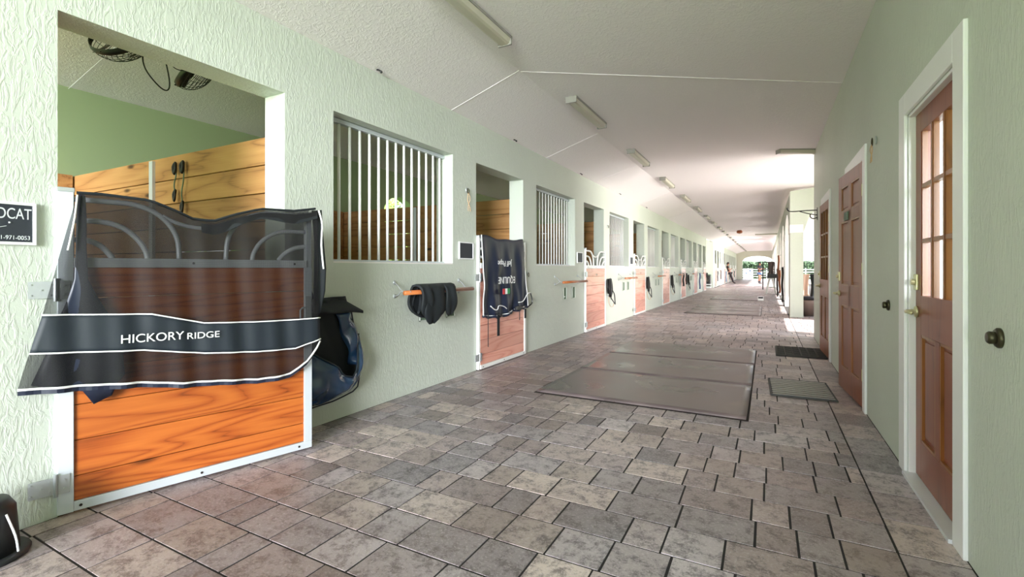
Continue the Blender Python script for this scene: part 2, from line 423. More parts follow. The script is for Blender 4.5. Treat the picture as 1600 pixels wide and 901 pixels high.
# ------------------------------------------------------------------ walls
ops = [dict(u0=y, u1=y+1.235, z0=0, z1=2.455) for y in door_y]+[dict(u0=y, u1=y+1.63, z0=1.25, z1=2.455) for y in win_y]
wall('wall_left', 'X', LX, LX-WT, Y0, YB, 2.95, ops, 'wall', 'green stucco stall front wall along the left of the aisle')
ops = [dict(u0=y, u1=y+1.235, z0=0, z1=2.455) for y in fdoor]+[dict(u0=y, u1=y+1.63, z0=1.25, z1=2.455) for y in fwin]
wall('wall_left_far', 'X', LX, LX-WT, FB0, FB1, 2.95, ops, 'wall', 'green stall front wall of the second block past the cross aisle')
BX = -6.74
ops = [dict(u0=7.15-PITCH+PITCH*i, u1=8.15-PITCH+PITCH*i, z0=1.1, z1=2.25, rise=.44) for i in range(7)]
wall('wall_stall_back', 'X', BX, BX-.2, Y0, YB, 3.3, ops, 'wall_in', 'green rear wall of the near stall block with arched windows')
wall('wall_stall_back_far', 'X', BX, BX-.2, FB0, FB1, 3.3, [], 'wall_in', 'green rear wall of the far stall block')
prof = lambda u: 2.95+(u-LX)/(-4.9-LX)*.6 if u > -4.9 else 3.55-(u+4.9)/(BX+4.9)*.4
for nm, y, lb in (('wall_stall_side', YB-.2, 'green end wall of the near stall block'), ('wall_block_end', FB0, 'light green end wall of the second stall block facing the cross aisle')):
    pts = [BX, -4.9, LX-WT]
    b = MB()
    for a, c in zip(pts, pts[1:]):
        for yy in (y, y+.2): b.quad((a, yy, 0), (c, yy, 0), (c, yy, prof(c)), (a, yy, prof(a)))
    tag(b.build(nm, 'wall'), lb, 'wall', kind='structure')
def rw_top(u): return 3.24
ops = [dict(u0=2.72, u1=3.56, z0=0, z1=2.10), dict(u0=4.96, u1=5.87, z0=0, z1=2.13), dict(u0=7.43, u1=8.34, z0=0, z1=2.13)]
wall('wall_right', 'X', RX, RX+.16, Y0, 9.86, rw_top, ops, 'wall', 'green stucco wall on the right with three wooden doors')
b = MB(); b.box((RX+.16, 9.72, 0), (3.0, 9.86, 3.3)); tag(b.build('wall_right_return', 'wall'), 'green end wall of the tack rooms', 'wall', kind='structure')
b = MB(); b.box((3.0, Y0, 0), (3.15, 9.86, 3.3)); tag(b.build('wall_right_outer', 'room'), 'outer wall of the tack rooms', 'wall', kind='structure')
for yy in (4.4, 6.7):
    b = MB(); b.box((RX+.16, yy, 0), (3.0, yy+.1, 3.2)); tag(b.build('wall_room_divider', 'room'), 'pale dividing wall between two tack rooms', 'wall', kind='structure')
# arcade: perpendicular arch and the long row of arches
AX = .515
def band(name, boxes, lb):
    b = MB()
    for a, c in boxes: b.box(a, c)
    tag(b.build(name, 'bandwhite', bevel=.006), lb, 'trim', kind='structure')
wall('wall_arch_near', 'Y', 13.8, 14.08, AX, 3.0, lambda u: 3.14+(u-AX)*.12, [dict(u0=.80, u1=2.5, z0=0, z1=2.1, rise=.75)], 'wall', 'sage green wall with the first white-lined arch across the side gallery', 'bandwhite')
arch_y = [14.55+3.75*i for i in range(12)]
ops = [dict(u0=y, u1=y+3.05, z0=0, z1=2.1, rise=.66) for y in arch_y]
wall('wall_arcade', 'X', AX, AX+.28, 14.08, 60, 3.14, ops, 'wall', 'sage green arcade wall along the right of the far aisle', 'bandwhite')
bx = [((AX-.012, 13.788, 2.1), (.80, 14.1, 2.305))]
for y in arch_y: bx.append(((AX-.012, y-.705 if y > 15 else y-.45, 2.1), (AX+.29, y+.005, 2.305)))
band('trim_1', bx, 'white capital bands around the arcade pillars')
AE = [(-2.43, .30)]
wall('wall_end', 'Y', 60, 60.3, BX, 3.0, 3.25, [dict(u0=-2.43, u1=.62, z0=0, z1=2.1, rise=.54)], 'cream', 'cream end wall of the aisle with a wide low arch', 'bandwhite')

# ------------------------------------------------------------------ ceiling
CR = -2.2
xs = [(RX+2.4, 3.24), (RX, 3.235), (CR, 3.2), (LX, 2.93), (LX-.02, 2.93)]
b = MB()
def sheet(prof_, y0, y1):
    n = max(1, int((y1-y0)/4))
    for (xa, za), (xb, zb) in zip(prof_, prof_[1:]):
        for i in range(n):
            ya, yb = y0+(y1-y0)*i/n, y0+(y1-y0)*(i+1)/n
            b.quad((xa, ya, za), (xa, yb, za), (xb, yb, zb), (xb, ya, zb))
sheet([(3.2, 3.24)]+xs[1:], Y0-.2, 9.86)
sheet([(2.75, 3.26)]+xs[1:], 9.86, 36.3)
sheet([(.8, 3.26)]+xs[1:], 36.3, 60.3)
sheet([(LX, 2.94), (-4.9, 3.55), (BX-.2, 3.15)], Y0-.2, 60.3)
ce = b.build('ceiling', 'ceiling'); tag(ce, 'white textured ceiling folding up from the stall wall to a long crease', 'ceiling', kind='structure')
b = MB()
def seam(p, q, wd=.0015):
    p, q = Vector(p), Vector(q); d = (q-p).normalized(); s_ = d.cross(Vector((0, 0, 1))).normalized()*wd
    b.add([p-s_, p+s_, q+s_, q-s_, p-s_+Vector((0, 0, -.004)), p+s_+Vector((0, 0, -.004)), q+s_+Vector((0, 0, -.004)), q-s_+Vector((0, 0, -.004))], [(4,5,6,7),(0,1,5,4),(2,3,7,6),(1,2,6,5),(3,0,4,7)])
seam((CR, 4.3, 3.2), (RX, 6.3, 3.235))
for y in (4.27, 6.8, 9.2, 12.9, 17.0): seam((LX, y, 2.93), (CR, y, 3.2), .0015)
seam((-6.7, 2.3, 3.16), (-4.9, 2.3, 3.55))
b.build('panel_seam', 'ceiling', ce)
b = MB(); b.box((-10.2, Y0-.4, 3.62), (3.2, 9.9, 3.7)); b.box((-7.3, 9.9, 3.62), (2.75, 36.3, 3.7)); b.box((-7.3, 36.3, 3.62), (.8, 60.4, 3.7))
b.box((2.55, 9.86, 2.98), (2.75, 36.3, 3.62)); b.v = [(max(x, -7.3), y, z) for x, y, z in b.v]
tag(b.build('roof', 'bandwhite'), 'flat roof deck and eave above the barn', 'roof', kind='structure')

b = MB(); b.box((2.5, 12.75, 0), (2.85, 13.8, 3.2)); tag(b.build('wall_shade_pier', 'wall'), 'unseen sage pier added at the gallery edge to cut the sun patch', 'wall', kind='structure')  # pier added out of view; its shadow ends the sun patch
# ------------------------------------------------------------------ stall partitions
def partition(y, name, label, back=False):
    t = thing(name, (LX-WT, y, 0), label, 'stall partition', 'board partitions between stalls')
    p = MB(); z = .05; i = 0
    while z < 2.1:
        p.tone = (random.random(), random.random()); hz = .175 if z < 2 else .18
        p.box((0.0, -.02, z), (BX-LX+WT, .02, z+.21)); z += .2175; i += 1
    p.build('board_panel', 'partition', t, bevel=.004)
    q = MB(); q.box((-1.77, -.045, .02), (-1.83, -.02, 2.2)); q.build('steel_batten', 'steel', t)
    return t
words = ['first', 'second', 'third', 'fourth', 'fifth', 'sixth', 'seventh', 'eighth', 'ninth', 'tenth', 'eleventh', 'twelfth', 'thirteenth', 'fourteenth', 'fifteenth', 'sixteenth', 'seventeenth', 'eighteenth', 'nineteenth', 'twentieth', 'twenty-first']
for i in range(7):
    partition(2.37+PITCH*i, 'stall_partition', 'horizontal board partition behind the %s stall door on the left' % words[i])
for i in range(3):     # kick boards on the rear wall of the stalls
    t = thing('kick_boards', (BX+.03, PITCH*(i-1), 0), 'brown kick boards on the rear wall of the %s stall' % words[i], 'wall boards', 'kick boards on stall rear walls')
    for (ya, yb) in ((2.42, 3.38), (4.38, 6.1)):
        p = MB()
        for k in range(5): p.tone = (random.random(), random.random()); p.box((0, ya, .05+k*.435), (.03, yb, .05+k*.435+.43))
        p.build('board_section', 'partition', t)

# ------------------------------------------------------------------ stall doors
def sd_arc(mb, pts, r=.0125): mb.tube(pts, r, 8, sub=5)
def make_stall_door(label, wood_mat, tube_mat, frame_mat):
    """local: X along the door from the hinge, Y towards the aisle is -Y, Z up"""
    t = thing('stall_door', (0, 0, 0), label, 'stall door', 'stall doors with tubular tops along the left wall')
    pw = .06 if frame_mat == 'steel' else .036
    pt = pw/2
    f = MB(); f.box((0, -pt, .01), (pw, pt, 1.58)); f.build('hinge_post', frame_mat, t, bevel=.003)
    f = MB(); f.box((-.004, -pt-.004, 1.575), (pw+.004, pt+.004, 1.597)); f.build('post_cap', 'zinc', t, bevel=.004)
    f = MB(); f.box((pw, -.028, .012), (1.235, .028, .058)); f.box((1.185, -.028, .058), (1.235, .028, 1.21)); f.box((1.2, -.02, 1.21), (1.235, .02, 1.575))
    f.build('frame', frame_mat, t, bevel=.002)
    f = MB(); f.box((pw, -.03, 1.208), (1.2, .03, 1.256 if frame_mat == 'steel' else 1.27)); f.build('mid_rail', 'tube' if frame_mat == 'steel' else frame_mat, t, bevel=.002)
    p = MB(); zs = [.058, .18, .355, .53, .705, .88, 1.055, 1.208]
    for a, b_ in zip(zs, zs[1:]):
        p.tone = (random.random(), random.random()); p.box((pw, -.018, a+.0015), (1.185, .018, b_-.0015))
    p.build('plank_panel', wood_mat, t, bevel=.003)
    def tb(pts, r=(.0135 if frame_mat == 'steel' else .017)):
        q = MB(); q.tube([(x, 0, z) for x, z in pts], r, 8, sub=5); q.build('bow_tube', tube_mat, t, smooth_=True)
    tb([(pw, 1.545), (.2, 1.545), (.3, 1.54), (.39, 1.505), (.455, 1.44), (.49, 1.36), (.498, 1.255)])
    tb([(pw, 1.44), (.17, 1.44), (.25, 1.415), (.31, 1.36), (.345, 1.3), (.355, 1.255)])
    tb([(pw, 1.345), (.12, 1.34), (.17, 1.31), (.21, 1.255)])
    tb([(1.2, 1.55), (1.03, 1.55), (.93, 1.545), (.84, 1.51), (.775, 1.45), (.74, 1.37), (.73, 1.255)])
    tb([(1.2, 1.445), (1.06, 1.44), (.98, 1.41), (.92, 1.36), (.885, 1.3), (.875, 1.255)])
    tb([(1.2, 1.35), (1.13, 1.335), (1.07, 1.3), (1.03, 1.255)])
    tb([(.42, 1.49), (.5, 1.452), (.6, 1.435), (.7, 1.447), (.8, 1.49)], .011)
    for z in (.16, 1.1):
        h = MB(); h.box((.002, -.036, z-.045), (.045, -.028, z+.045)); h.tube([(-.006, -.036, z-.055), (-.006, -.036, z+.055)], .009)
        h.box((-.105, -.038, z-.04), (-.012, -.032, z+.04))
        for (sx_, sz) in ((-.09, -.025), (-.09, .025), (-.055, 0), (-.025, .025), (-.025, -.025), (.025, -.02), (.025, .02)):
            h.tube([(sx_, -.036, z+sz), (sx_, -.042, z+sz)], .004, 6)
        h.build('hinge', 'zinc', t)
    l = MB(); l.tube([(1.155, -.035, .86), (1.155, -.035, .93), (1.17, -.035, .945), (1.19, -.035, .945)], .006, 6); l.box((1.19, -.036, .87), (1.225, -.026, 1.02))
    l.build('latch', 'zinc', t)
    s_ = MB()
    for x in (.085, .6, 1.15): s_.tube([(x, -.028, .035), (x, -.031, .035)], .007, 6)
    for x in (.09, .56, 1.12): s_.tube([(x, -.03, 1.232), (x, -.033, 1.232)], .007, 6)
    s_.build('screw', 'dark', t)
    return t
d0 = make_stall_door('wide open-hung stall door nearest the camera, orange planks under a draped fly sheet', 'pine', 'tube', 'steel')
index_kids(d0)
proto_ = d0
def place_door(o, x, y, ang): o.location = (x, y, 0); o.rotation_euler = (0, 0, PI/2-ang)
dlab = ['', 'stall door behind the draped navy horse blanket, pinkish planks showing below it', 'first uncovered stall door past the navy blanket, white tubular top and pink planks']
dlab += ['%s uncovered stall door past the navy blanket in the receding row' % w_ for w_ in ('second', 'third', 'fourth', 'fifth')]+['last stall door of the near row before the cross aisle']
white_door = make_stall_door(dlab[1], 'glarewood', 'barwhite', 'barwhite'); index_kids(white_door)
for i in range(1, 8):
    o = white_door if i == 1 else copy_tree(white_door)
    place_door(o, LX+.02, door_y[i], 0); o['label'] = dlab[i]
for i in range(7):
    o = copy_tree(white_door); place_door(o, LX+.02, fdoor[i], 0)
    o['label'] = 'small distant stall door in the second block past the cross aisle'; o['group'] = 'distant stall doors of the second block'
place_door(d0, -3.04, 1.0, math.atan2(.33, 1.19))

# ------------------------------------------------------------------ barred stall windows
n = 0
for k, y in enumerate(win_y+fwin):
    n += 1
    lb = ('%s barred stall window from the camera on the left wall' % words[k]) if k < 7 else 'distant barred stall window in the second block, number %d past the cross aisle' % (k-6)
    t = thing('window_%d' % n, (LX, y, 1.25), lb, 'window', kind='structure')
    f = MB(); f.box((-.2, 0, 0), (.0, 1.63, .012)); f.build('sill', 'bandwhite', t)
    f = MB(); f.box((-.16, .0, .012), (-.11, 1.63, .03)); f.box((-.16, .0, 1.165), (-.11, 1.63, 1.2)); f.build('bar_rail', 'steel', t, bevel=.002)
    nb = 14 if k < 7 else 6
    for j in range(nb):
        c_ = MB(); yy = .06+j*(1.51/(nb-1)); c_.tube([(-.135, yy, .03), (-.135, yy, 1.17)], .0125, 8); c_.build('bar', 'barwhite', t, smooth_=True)

# ------------------------------------------------------------------ chalkboards, racks, niches
def chalkboard(y, label, frame='white'):
    t = thing('chalkboard', (LX+.001, y, 1.31), label, 'chalkboard', 'small framed boards beside the stall doors')
    b_ = MB(); b_.box((0, .012, .012), (.012, .278, .183)); b_.build('slate', 'slate', t)
    b_ = MB(); b_.box((0, 0, 0), (.018, .29, .013)); b_.box((0, 0, .182), (.018, .29, .195)); b_.box((0, 0, .013), (.018, .013, .182)); b_.box((0, .277, .013), (.018, .29, .182))
    b_.build('frame', frame, t, bevel=.002); return t
t = chalkboard(.63, 'chalkboard with chalk capitals and a phone number at the left picture edge')
text('writing', 'WILDCAT', .07, 'chalk', t, (.0125, .178, .118), (PI/2, 0, PI/2), .19)
text('phone_number', '561-971-0053', .026, 'chalk', t, (.0125, .208, .024), (PI/2, 0, PI/2), .12)
b_ = MB(); b_.tube([(.013, .15, .085), (.013, .17, .078), (.013, .19, .084)], .0012, 5); b_.ball((.013, .2, .1), .004); b_.build('doodle', 'chalk', t)
chalkboard(4.40, 'blank framed chalkboard left of the navy blanket door')
chalkboard(8.15, 'white-framed board left of the first uncovered stall door')
chalkboard(11.92, 'small distant white-framed board left of the second uncovered stall door')

def make_rack(label):
    t = thing('pole_rack', (LX, 3.3, .985), label, 'rack', 'wooden poles on wire brackets below the stall windows')
    p = MB(); p.tube([(.18, 0, 0), (.18, 1.12, 0)], .021, 10); p.build('pole', 'polewood', t, smooth_=True)
    for y in (.06, 1.1):
        q = MB()
        for z in (.09, -.035): q.tube([(.006, y, z), (.05, y+.0, z*.7), (.1, y, .012), (.18, y, -.012)], .005, 6, sub=3)
        q.tube([(.18, y, -.012), (.2, y, .012)], .006, 6); q.build('bracket', 'zinc', t, smooth_=True)
        for z in (.09, -.035):
            q = MB(); q.ball((.008, y, z), (.01, .018, .022), 8); q.build('screw_plate', 'zinc', t, smooth_=True)
    return t
r0 = make_rack('wooden pole rack holding the black saddle pad'); index_kids(r0)
rl = ['', 'bare pole rack on the wall between the navy blanket and the first pink stall door']+['distant bare pole rack below the %s barred window' % words[i] for i in range(2, 7)]
for i in range(1, 7):
    o = copy_tree(r0); o.location.y += PITCH*i; o['label'] = rl[i]
def niche(y, z, wd, label):
    t = thing('socket_box', (LX+.001, y, z), label, 'socket box', 'grey green wall boxes under the pole racks')
    b_ = MB(); b_.box((0, 0, 0), (.006, wd, .21)); b_.build('back_plate', 'niche', t)
    b_ = MB(); b_.box((0, 0, 0), (.014, wd, .01)); b_.box((0, 0, .2), (.014, wd, .21)); b_.box((0, 0, 0), (.014, .008, .21)); b_.box((0, wd-.008, 0), (.014, wd, .21)); b_.build('rim', 'wall', t)
    return t
for i in range(7):
    for j, (a, wd) in enumerate(((3.72, .15), (4.13 if i else 4.17, .15))):
        side = ('left', 'right')[j]
        t = niche(a+PITCH*i, .68, wd, 'grey green wall box, %s of the pair, under the %s pole rack from the camera' % (side, words[i]))
        if j == 0 and i < 2:
            b_ = MB(); b_.ball((.012, .05, .05), .009, 8); b_.build('button', 'white', t, smooth_=True)

# ------------------------------------------------------------------ cloth helper (door-local frame)
def lerp(a, b_, t_): return a+(b_-a)*t_
def interp(tab, s_):
    if s_ <= tab[0][0]: return tab[0][1]
    for (a, va), (b_, vb) in zip(tab, tab[1:]):
        if s_ <= b_: return lerp(va, vb, (s_-a)/(b_-a))
    return tab[-1][1]
# fly sheet on the first door; columns run 0..1 left to right, rows follow top, band top, band bottom, hem
L_top = [(0, (.07, 1.562)), (.1, (.16, 1.565)), (.28, (.36, 1.555)), (.38, (.47, 1.512)), (.47, (.56, 1.47)), (.56, (.66, 1.465)), (.66, (.78, 1.515)), (.76, (.92, 1.56)), (.9, (1.12, 1.565)), (1, (1.262, 1.592))]
L_b1 = [(0, (-.052, .985)), (.3, (.36, .962)), (.5, (.6, .895)), (.7, (.86, .88)), (.85, (1.06, .875)), (1, (1.27, .875))]
L_b2 = [(0, (-.095, .81)), (.3, (.33, .775)), (.5, (.6, .725)), (.7, (.86, .7)), (.88, (1.1, .69)), (1, (1.272, .735))]
L_h = [(0, (-.133, .65)), (.15, (.1, .632)), (.3, (.3, .61)), (.45, (.5, .575)), (.6, (.7, .555)), (.75, (.88, .53)), (.88, (1.07, .53)), (.95, (1.18, .6)), (1, (1.268, .72))]
def i2(tab, u):
    return (interp([(a, v_[0]) for a, v_ in tab], u), interp([(a, v_[1]) for a, v_ in tab], u))
def fold(s_, z): return .010*math.sin(s_*26+z*3)+.007*math.sin(s_*51+2*z)+.012*noise.noise(Vector((s_*4, z*3, 3)))
sheet_t = thing('fly_sheet', d0.location, 'black mesh horse fly sheet with a white-lettered band, draped over the nearest stall door', 'horse blanket', rz=d0.rotation_euler.z)
NC = 60
def cloth_rows(ta, tb_, rows, off, amp=1.0):
    P = []
    for r_ in range(rows+1):
        row_ = []
        for c_ in range(NC+1):
            u = c_/NC; a, b_ = i2(ta, u), i2(tb_, u); s_, z = lerp(a[0], b_[0], r_/rows), lerp(a[1], b_[1], r_/rows)
            g_ = min(1, (1.6-z)*2.2)*amp
            row_.append(Vector((s_, -(off+.012)-fold(s_, z)*g_-.02*(1.56-z), z)))
        P.append(row_)
    return P
b_ = MB(); b_.grid(cloth_rows(L_top, L_b1, 22, .04)); b_.grid(cloth_rows(L_b2, L_h, 10, .04))
# back fall behind the door
bk = []
for r_ in range(9):
    bk.append([Vector((i2(L_top, c_/NC)[0]*.98+.01, -.052+.11*min(1, r_/2), i2(L_top, c_/NC)[1]-(.0 if r_ < 3 else (r_-2)*.06)+(.012*math.sin(PI*min(1, r_/2))))) for c_ in range(NC+1)])
b_.grid(bk); b_.build('netting', 'net', sheet_t, smooth_=True)
b_ = MB(); bp = cloth_rows(L_b1, L_b2, 8, .048, .6); b_.grid(bp, .003, (0, -1, 0)); b_.build('band', 'inkband', sheet_t, smooth_=True)
for tab, nm in ((L_b1, 'top'), (L_b2, 'low'), (L_h, 'hem')):
    P = cloth_rows(tab, tab, 1, .054, .6 if nm != 'hem' else 1)[0]
    b_ = MB(); b_.tube(P, .0042 if nm != 'hem' else .006, 6); b_.build('piping', 'piping', sheet_t, smooth_=True)
P = [Vector((1.262, -.07, 1.59)), Vector((1.29, -.06, 1.5)), Vector((1.285, -.06, 1.36)), Vector((1.3, -.06, 1.2))]
b_ = MB(); b_.tube(P, .006, 6, sub=4); b_.build('piping', 'piping', sheet_t, smooth_=True)
b_ = MB(); b_.tube([(.07, -.065, 1.56), (.06, -.07, 1.45), (.05, -.075, 1.38), (.035, -.08, 1.29)], .0045, 6, sub=4); b_.build('piping', 'piping', sheet_t, smooth_=True)
# solid hem binding, shoulder lining, top binding
P0 = cloth_rows(L_h, L_h, 1, .045)[0]; b_ = MB(); b_.grid([[p for p in P0], [p+Vector((0, .002, -.028)) for p in P0]], .002, (0, -1, 0)); b_.build('hem_binding', 'navy', sheet_t)
def patch(pts_l, pts_r, name, mat, off):
    G = []
    for r_ in range(len(pts_l)):
        a, b2 = Vector((pts_l[r_][0], 0, pts_l[r_][1])), Vector((pts_r[r_][0], 0, pts_r[r_][1])); row_ = []
        for c_ in range(9):
            q = a.lerp(b2, c_/8); q.y = -off-.02*(1.56-q.z)-fold(q.x, q.z)*.5; row_.append(q)
        G.append(row_)
    k = MB(); k.grid(G, .002, (0, -1, 0)); return k.build(name, mat, sheet_t, smooth_=True)
patch([(.07, 1.565), (.068, 1.45), (.065, 1.3), (.06, 1.15), (.035, 1.05), (.0, .95), (-.04, .8), (-.09, .66), (.09, .6), (.13, .53)],
      [(.10, 1.562), (.105, 1.45), (.105, 1.3), (.11, 1.15), (.15, 1.05), (.2, .95), (.24, .8), (.25, .66), (.22, .62), (.2, .56)], 'lining', 'navy', .045)
b_ = MB(); P = [Vector((i2(L_top, u/40)[0], -.045, i2(L_top, u/40)[1]-.01)) for u in range(20, 41)]
b_.grid([[p for p in P], [p+Vector((0, -.01, -.05-.012*math.sin(i*.5))) for i, p in enumerate(P)]], .003, (0, -1, 0)); b_.build('top_binding', 'blackcloth', sheet_t)
b_ = MB(); b_.tube([(i2(L_top, u/30)[0], -.02, i2(L_top, u/30)[1]+.014) for u in range(0, 31)], .008, 6); b_.build('top_cord', 'blackcloth', sheet_t)
# hanging right edge strip
patch([(1.235, 1.59), (1.25, 1.4), (1.245, 1.2), (1.24, 1.05), (1.245, .9)], [(1.3, 1.6), (1.31, 1.4), (1.325, 1.2), (1.32, 1.05), (1.29, .9)], 'side_binding', 'blackcloth', .03)
# letters are laid along the band, lifted off its front
zt = .82
def band_text(body, s0, s1, size):
    o = text('lettering', body, size, 'print', sheet_t, ((s0+s1)/2, -.094, zt-.012*(s0-.2)*2), (PI/2, .02, 0), s1-s0, .001); return o
band_text('HICKORY', .232, .500, .062); band_text('RIDGE', .516, .672, .05)

# ------------------------------------------------------------------ navy blanket on the second door
y2 = door_y[1]
bl = thing('horse_blanket', (LX+.05, y2, 0), 'navy horse blanket with upside-down white lettering draped over the second stall door', 'horse blanket')
b_ = MB(); G = []
for r_ in range(31):
    row_ = []
    for c_ in range(41):
        u = c_/40; v_ = r_/30
        top = 1.603-.028*math.sin(PI*u)**2+.008*math.sin(u*14); y = lerp(.012, 1.10+.06*v_, u)+.03*math.sin(v_*3)*u
        z = lerp(top, .655-.03*math.sin(u*5), v_)
        x = .012+.035*v_+.018*math.sin(u*22+v_*3)*min(1, v_*3)+.012*math.sin(u*47-v_*2)*v_+.02*noise.noise(Vector((u*4, v_*4, 1)))
        row_.append(Vector((x, y, z)))
    G.append(row_)
top = [Vector((-.03-.02*0, p.y, p.z-.01)) for p in G[0]]; back = [Vector((-.1, p.y, p.z-.25)) for p in G[0]]
b_.grid([back, top]+G, .004, (1, 0, 0)); b_.build('blanket_body', 'navy', bl, smooth_=True)
b_ = MB(); b_.tube([g_[0]+Vector((.006, 0, 0)) for g_ in G], .007, 6); b_.tube([g_[-1]+Vector((.006, 0, 0)) for g_ in G[14:]], .005, 6)
b_.tube([p+Vector((.008, 0, 0)) for p in G[-1]], .006, 6); b_.tube([(.09, .1, .76), (.09, .2, .71), (.095, .26, .71), (.09, .3, .75), (.09, .42, .735), (.09, .5, .7)], .006, 6, sub=4)
b_.tube([(.09, .82, .76), (.095, .95, .77), (.095, 1.08, .86), (.09, 1.2, .87)], .006, 6, sub=4); b_.build('piping', 'piping', bl, smooth_=True)
b_ = MB(); b_.tube([G[-1][c_]+Vector((.004, 0, -.015+.008*math.sin(c_))) for c_ in range(41)], .016, 8); b_.build('gathered_hem', 'navy', bl, smooth_=True)
for (ya, yb, z0, z1, wd) in ((.28, .28, .66, .38, .055), (.87, .88, .66, .52, .012), (1.02, 1.06, .66, .53, .05), (.06, .12, .7, .28, .008)):
    b_ = MB(); b_.box((.075, ya, z1), (.083, ya+wd, z0)); b_.build('strap', 'blackcloth', bl, bevel=.002)
b_ = MB(); b_.box((.07, .75, .66), (.1, .9, .71)); b_.build('buckle', 'black', bl, bevel=.004)
b_ = MB(); b_.tube([(.09, .3, .64), (.09, .34, .62), (.09, .38, .65)], .006, 6); b_.build('ring', 'black', bl)
b_ = MB(); b_.tube([(.09, 1.18, .87), (.11, 1.2, .74), (.09, 1.1, .68)], .01, 6, sub=4); b_.build('strap', 'black', bl)
text('lettering', 'EQUILINE', .12, 'print', bl, (.098, .49, 1.10), (PI/2, PI, PI/2), .43)
text('script_lettering', 'Jeff Pepe', .10, 'print', bl, (.088, .46, 1.30), (PI/2, PI, PI/2), .36)
for (a, c_, mt) in ((.37, .43, 'red'), (.43, .485, 'print'), (.485, .55, 'green')):
    b_ = MB(); b_.box((.092, a+.02, .885), (.099, c_+.02, .955)); o = b_.build('emblem', mt, bl, bevel=.012)

# ------------------------------------------------------------------ blanket bag on the wall
bag = thing('blanket_bag', (LX, 2.62, .2), 'navy vinyl blanket bag gaping open, hung between the nearest door and the pole rack', 'bag')
RE = lambda z: interp([(-.03, .02), (0, .2), (.03, .252), (.1, .27), (.2, .276), (.32, .268), (.45, .24), (.58, .2), (.78, .16)], z)
b_ = MB(); G = []
for i in range(21):
    z = .78-.8*i/20; G.append([Vector((.014+.03*math.sin(PI*q/16)*(1-i/24)+.01*math.sin(q*1.1+z*14), lerp(-.35, RE(z), q/16), z)) for q in range(17)])
b_.grid(G, .008, (1, 0, 0)); b_.build('back_panel', 'blackcloth', bag, smooth_=True)
b_ = MB(); G = []      # hanging side gusset that catches the light
for i in range(17):
    z = .655-.43*i/16; G.append([Vector((.055+.05*math.sin(PI*q/8)+.02*math.sin(i*.7+q*.5), lerp(RE(z)-.17+.06*i/16, RE(z), q/8), z)) for q in range(9)])
b_.grid(G, .006, (1, 0, 0)); b_.build('side_gusset', 'navyshine', bag, smooth_=True)
b_ = MB(); G = []
for i in range(19):
    v_ = i/18; row_ = []
    for j in range(29):
        u = j/28
        zt_ = interp([(0, .42), (.2, .37), (.42, .27), (.6, .17), (.72, .15), (.8, .2), (.88, .33), (.94, .42), (1, .47)], u); zb = interp([(0, -.035), (.5, -.03), (.8, 0), (1, .06)], u)
        z = lerp(zt_, zb, v_); y = lerp(-.35, RE(z), u)
        x = .03+.16*math.sin(PI*min(1, u*.9+.05))**.6*math.sin(PI*(.3+.7*v_))**.6+.010*math.sin(u*19+v_*6)+.03*noise.noise(Vector((u*6, v_*4, 7)))
        row_.append(Vector((x, y, z)))
    G.append(row_)
b_.grid(G, .005, (1, 0, 0)); b_.build('front_pocket', 'navyshine', bag, smooth_=True)
b_ = MB(); b_.tube([p+Vector((.004, 0, .002)) for p in G[0]], .006, 6); b_.build('pocket_rim', 'inkband', bag, smooth_=True)
b_ = MB(); b_.tube([(.05, RE(z), z) for z in (.72, .6, .5, .4, .3, .2, .1, .03, 0, -.02)]+[(.05, 0, -.03), (.05, -.3, -.035)], .006, 6); b_.build('edge_binding', 'inkband', bag, smooth_=True)
b_ = MB(); G = []
for i in range(6):
    v_ = i/5; G.append([Vector((.012+.12*v_, lerp(-.34, lerp(.12, .235, v_), u/10), .765+.01*(1-u/10)-.07*v_-.03*(u/10)*v_+.006*math.sin(u))) for u in range(11)])
b_.grid(G, .022, (0, 0, 1)); b_.build('flap', 'blackcloth', bag, smooth_=True)
b_ = MB(); b_.tube([(.02, -.22, .76), (.02, -.2, .83), (.02, -.17, .78)], .018, 8, sub=4); b_.build('hanger_loop', 'blackcloth', bag, smooth_=True)

# ------------------------------------------------------------------ black saddle pad on the first rack
pad = thing('saddle_pad', (LX+.18, 3.69, .985), 'black plush saddle pad folded over the wooden pole rack', 'saddle pad')
def lobe(ya, yb, zb_front, zb_back, name, skew=0):
    b_ = MB(); G = []
    nu = 17
    for i in range(25):
        v_ = i/24
        if v_ < .42: q = v_/.42; x, z = .075+.03*math.sin(PI*q)-.03*(1-q), lerp(zb_front, .03, q)   # front side rising
        elif v_ < .58: q = (v_-.42)/.16; a_ = PI*q; x, z = .075*math.cos(a_)*.9, .03+.035*math.sin(a_)
        else: q = (v_-.58)/.42; x, z = -.07-.03*math.sin(PI*q), lerp(.03, zb_back, q)
        wv = math.sqrt(max(.02, 1-max(0, (abs(v_-.5)-.3)/.205)**2.2))
        row_ = []
        for j in range(nu):
            u = j/(nu-1); yc = (ya+yb)/2+skew*(.1-z); hw = (yb-ya)/2*wv*(.82+.18*math.sin(PI*min(1, abs(z)*4)))
            y = yc+(u*2-1)*hw; xx = x*(1-.25*(u*2-1)**2)+.008*math.sin(u*9+v_*6)
            row_.append(Vector((xx, y, z)))
        G.append(row_)
    b_.grid(G, .0, None); o = b_.build(name, 'blackcloth', pad, smooth_=True)
    s_ = o.modifiers.new('thick', 'SOLIDIFY'); s_.thickness = .022; s_.offset = 0
    return o
lobe(-.17, .16, -.30, -.25, 'front_flap', -.12); lobe(.13, .33, -.24, -.24, 'rear_flap', .0); lobe(-.24, -.06, -.21, -.21, 'side_flap', 0)
b_ = MB(); b_.ball((.06, .3, -.12), .012, 8); b_.build('stud', 'white', pad, smooth_=True)

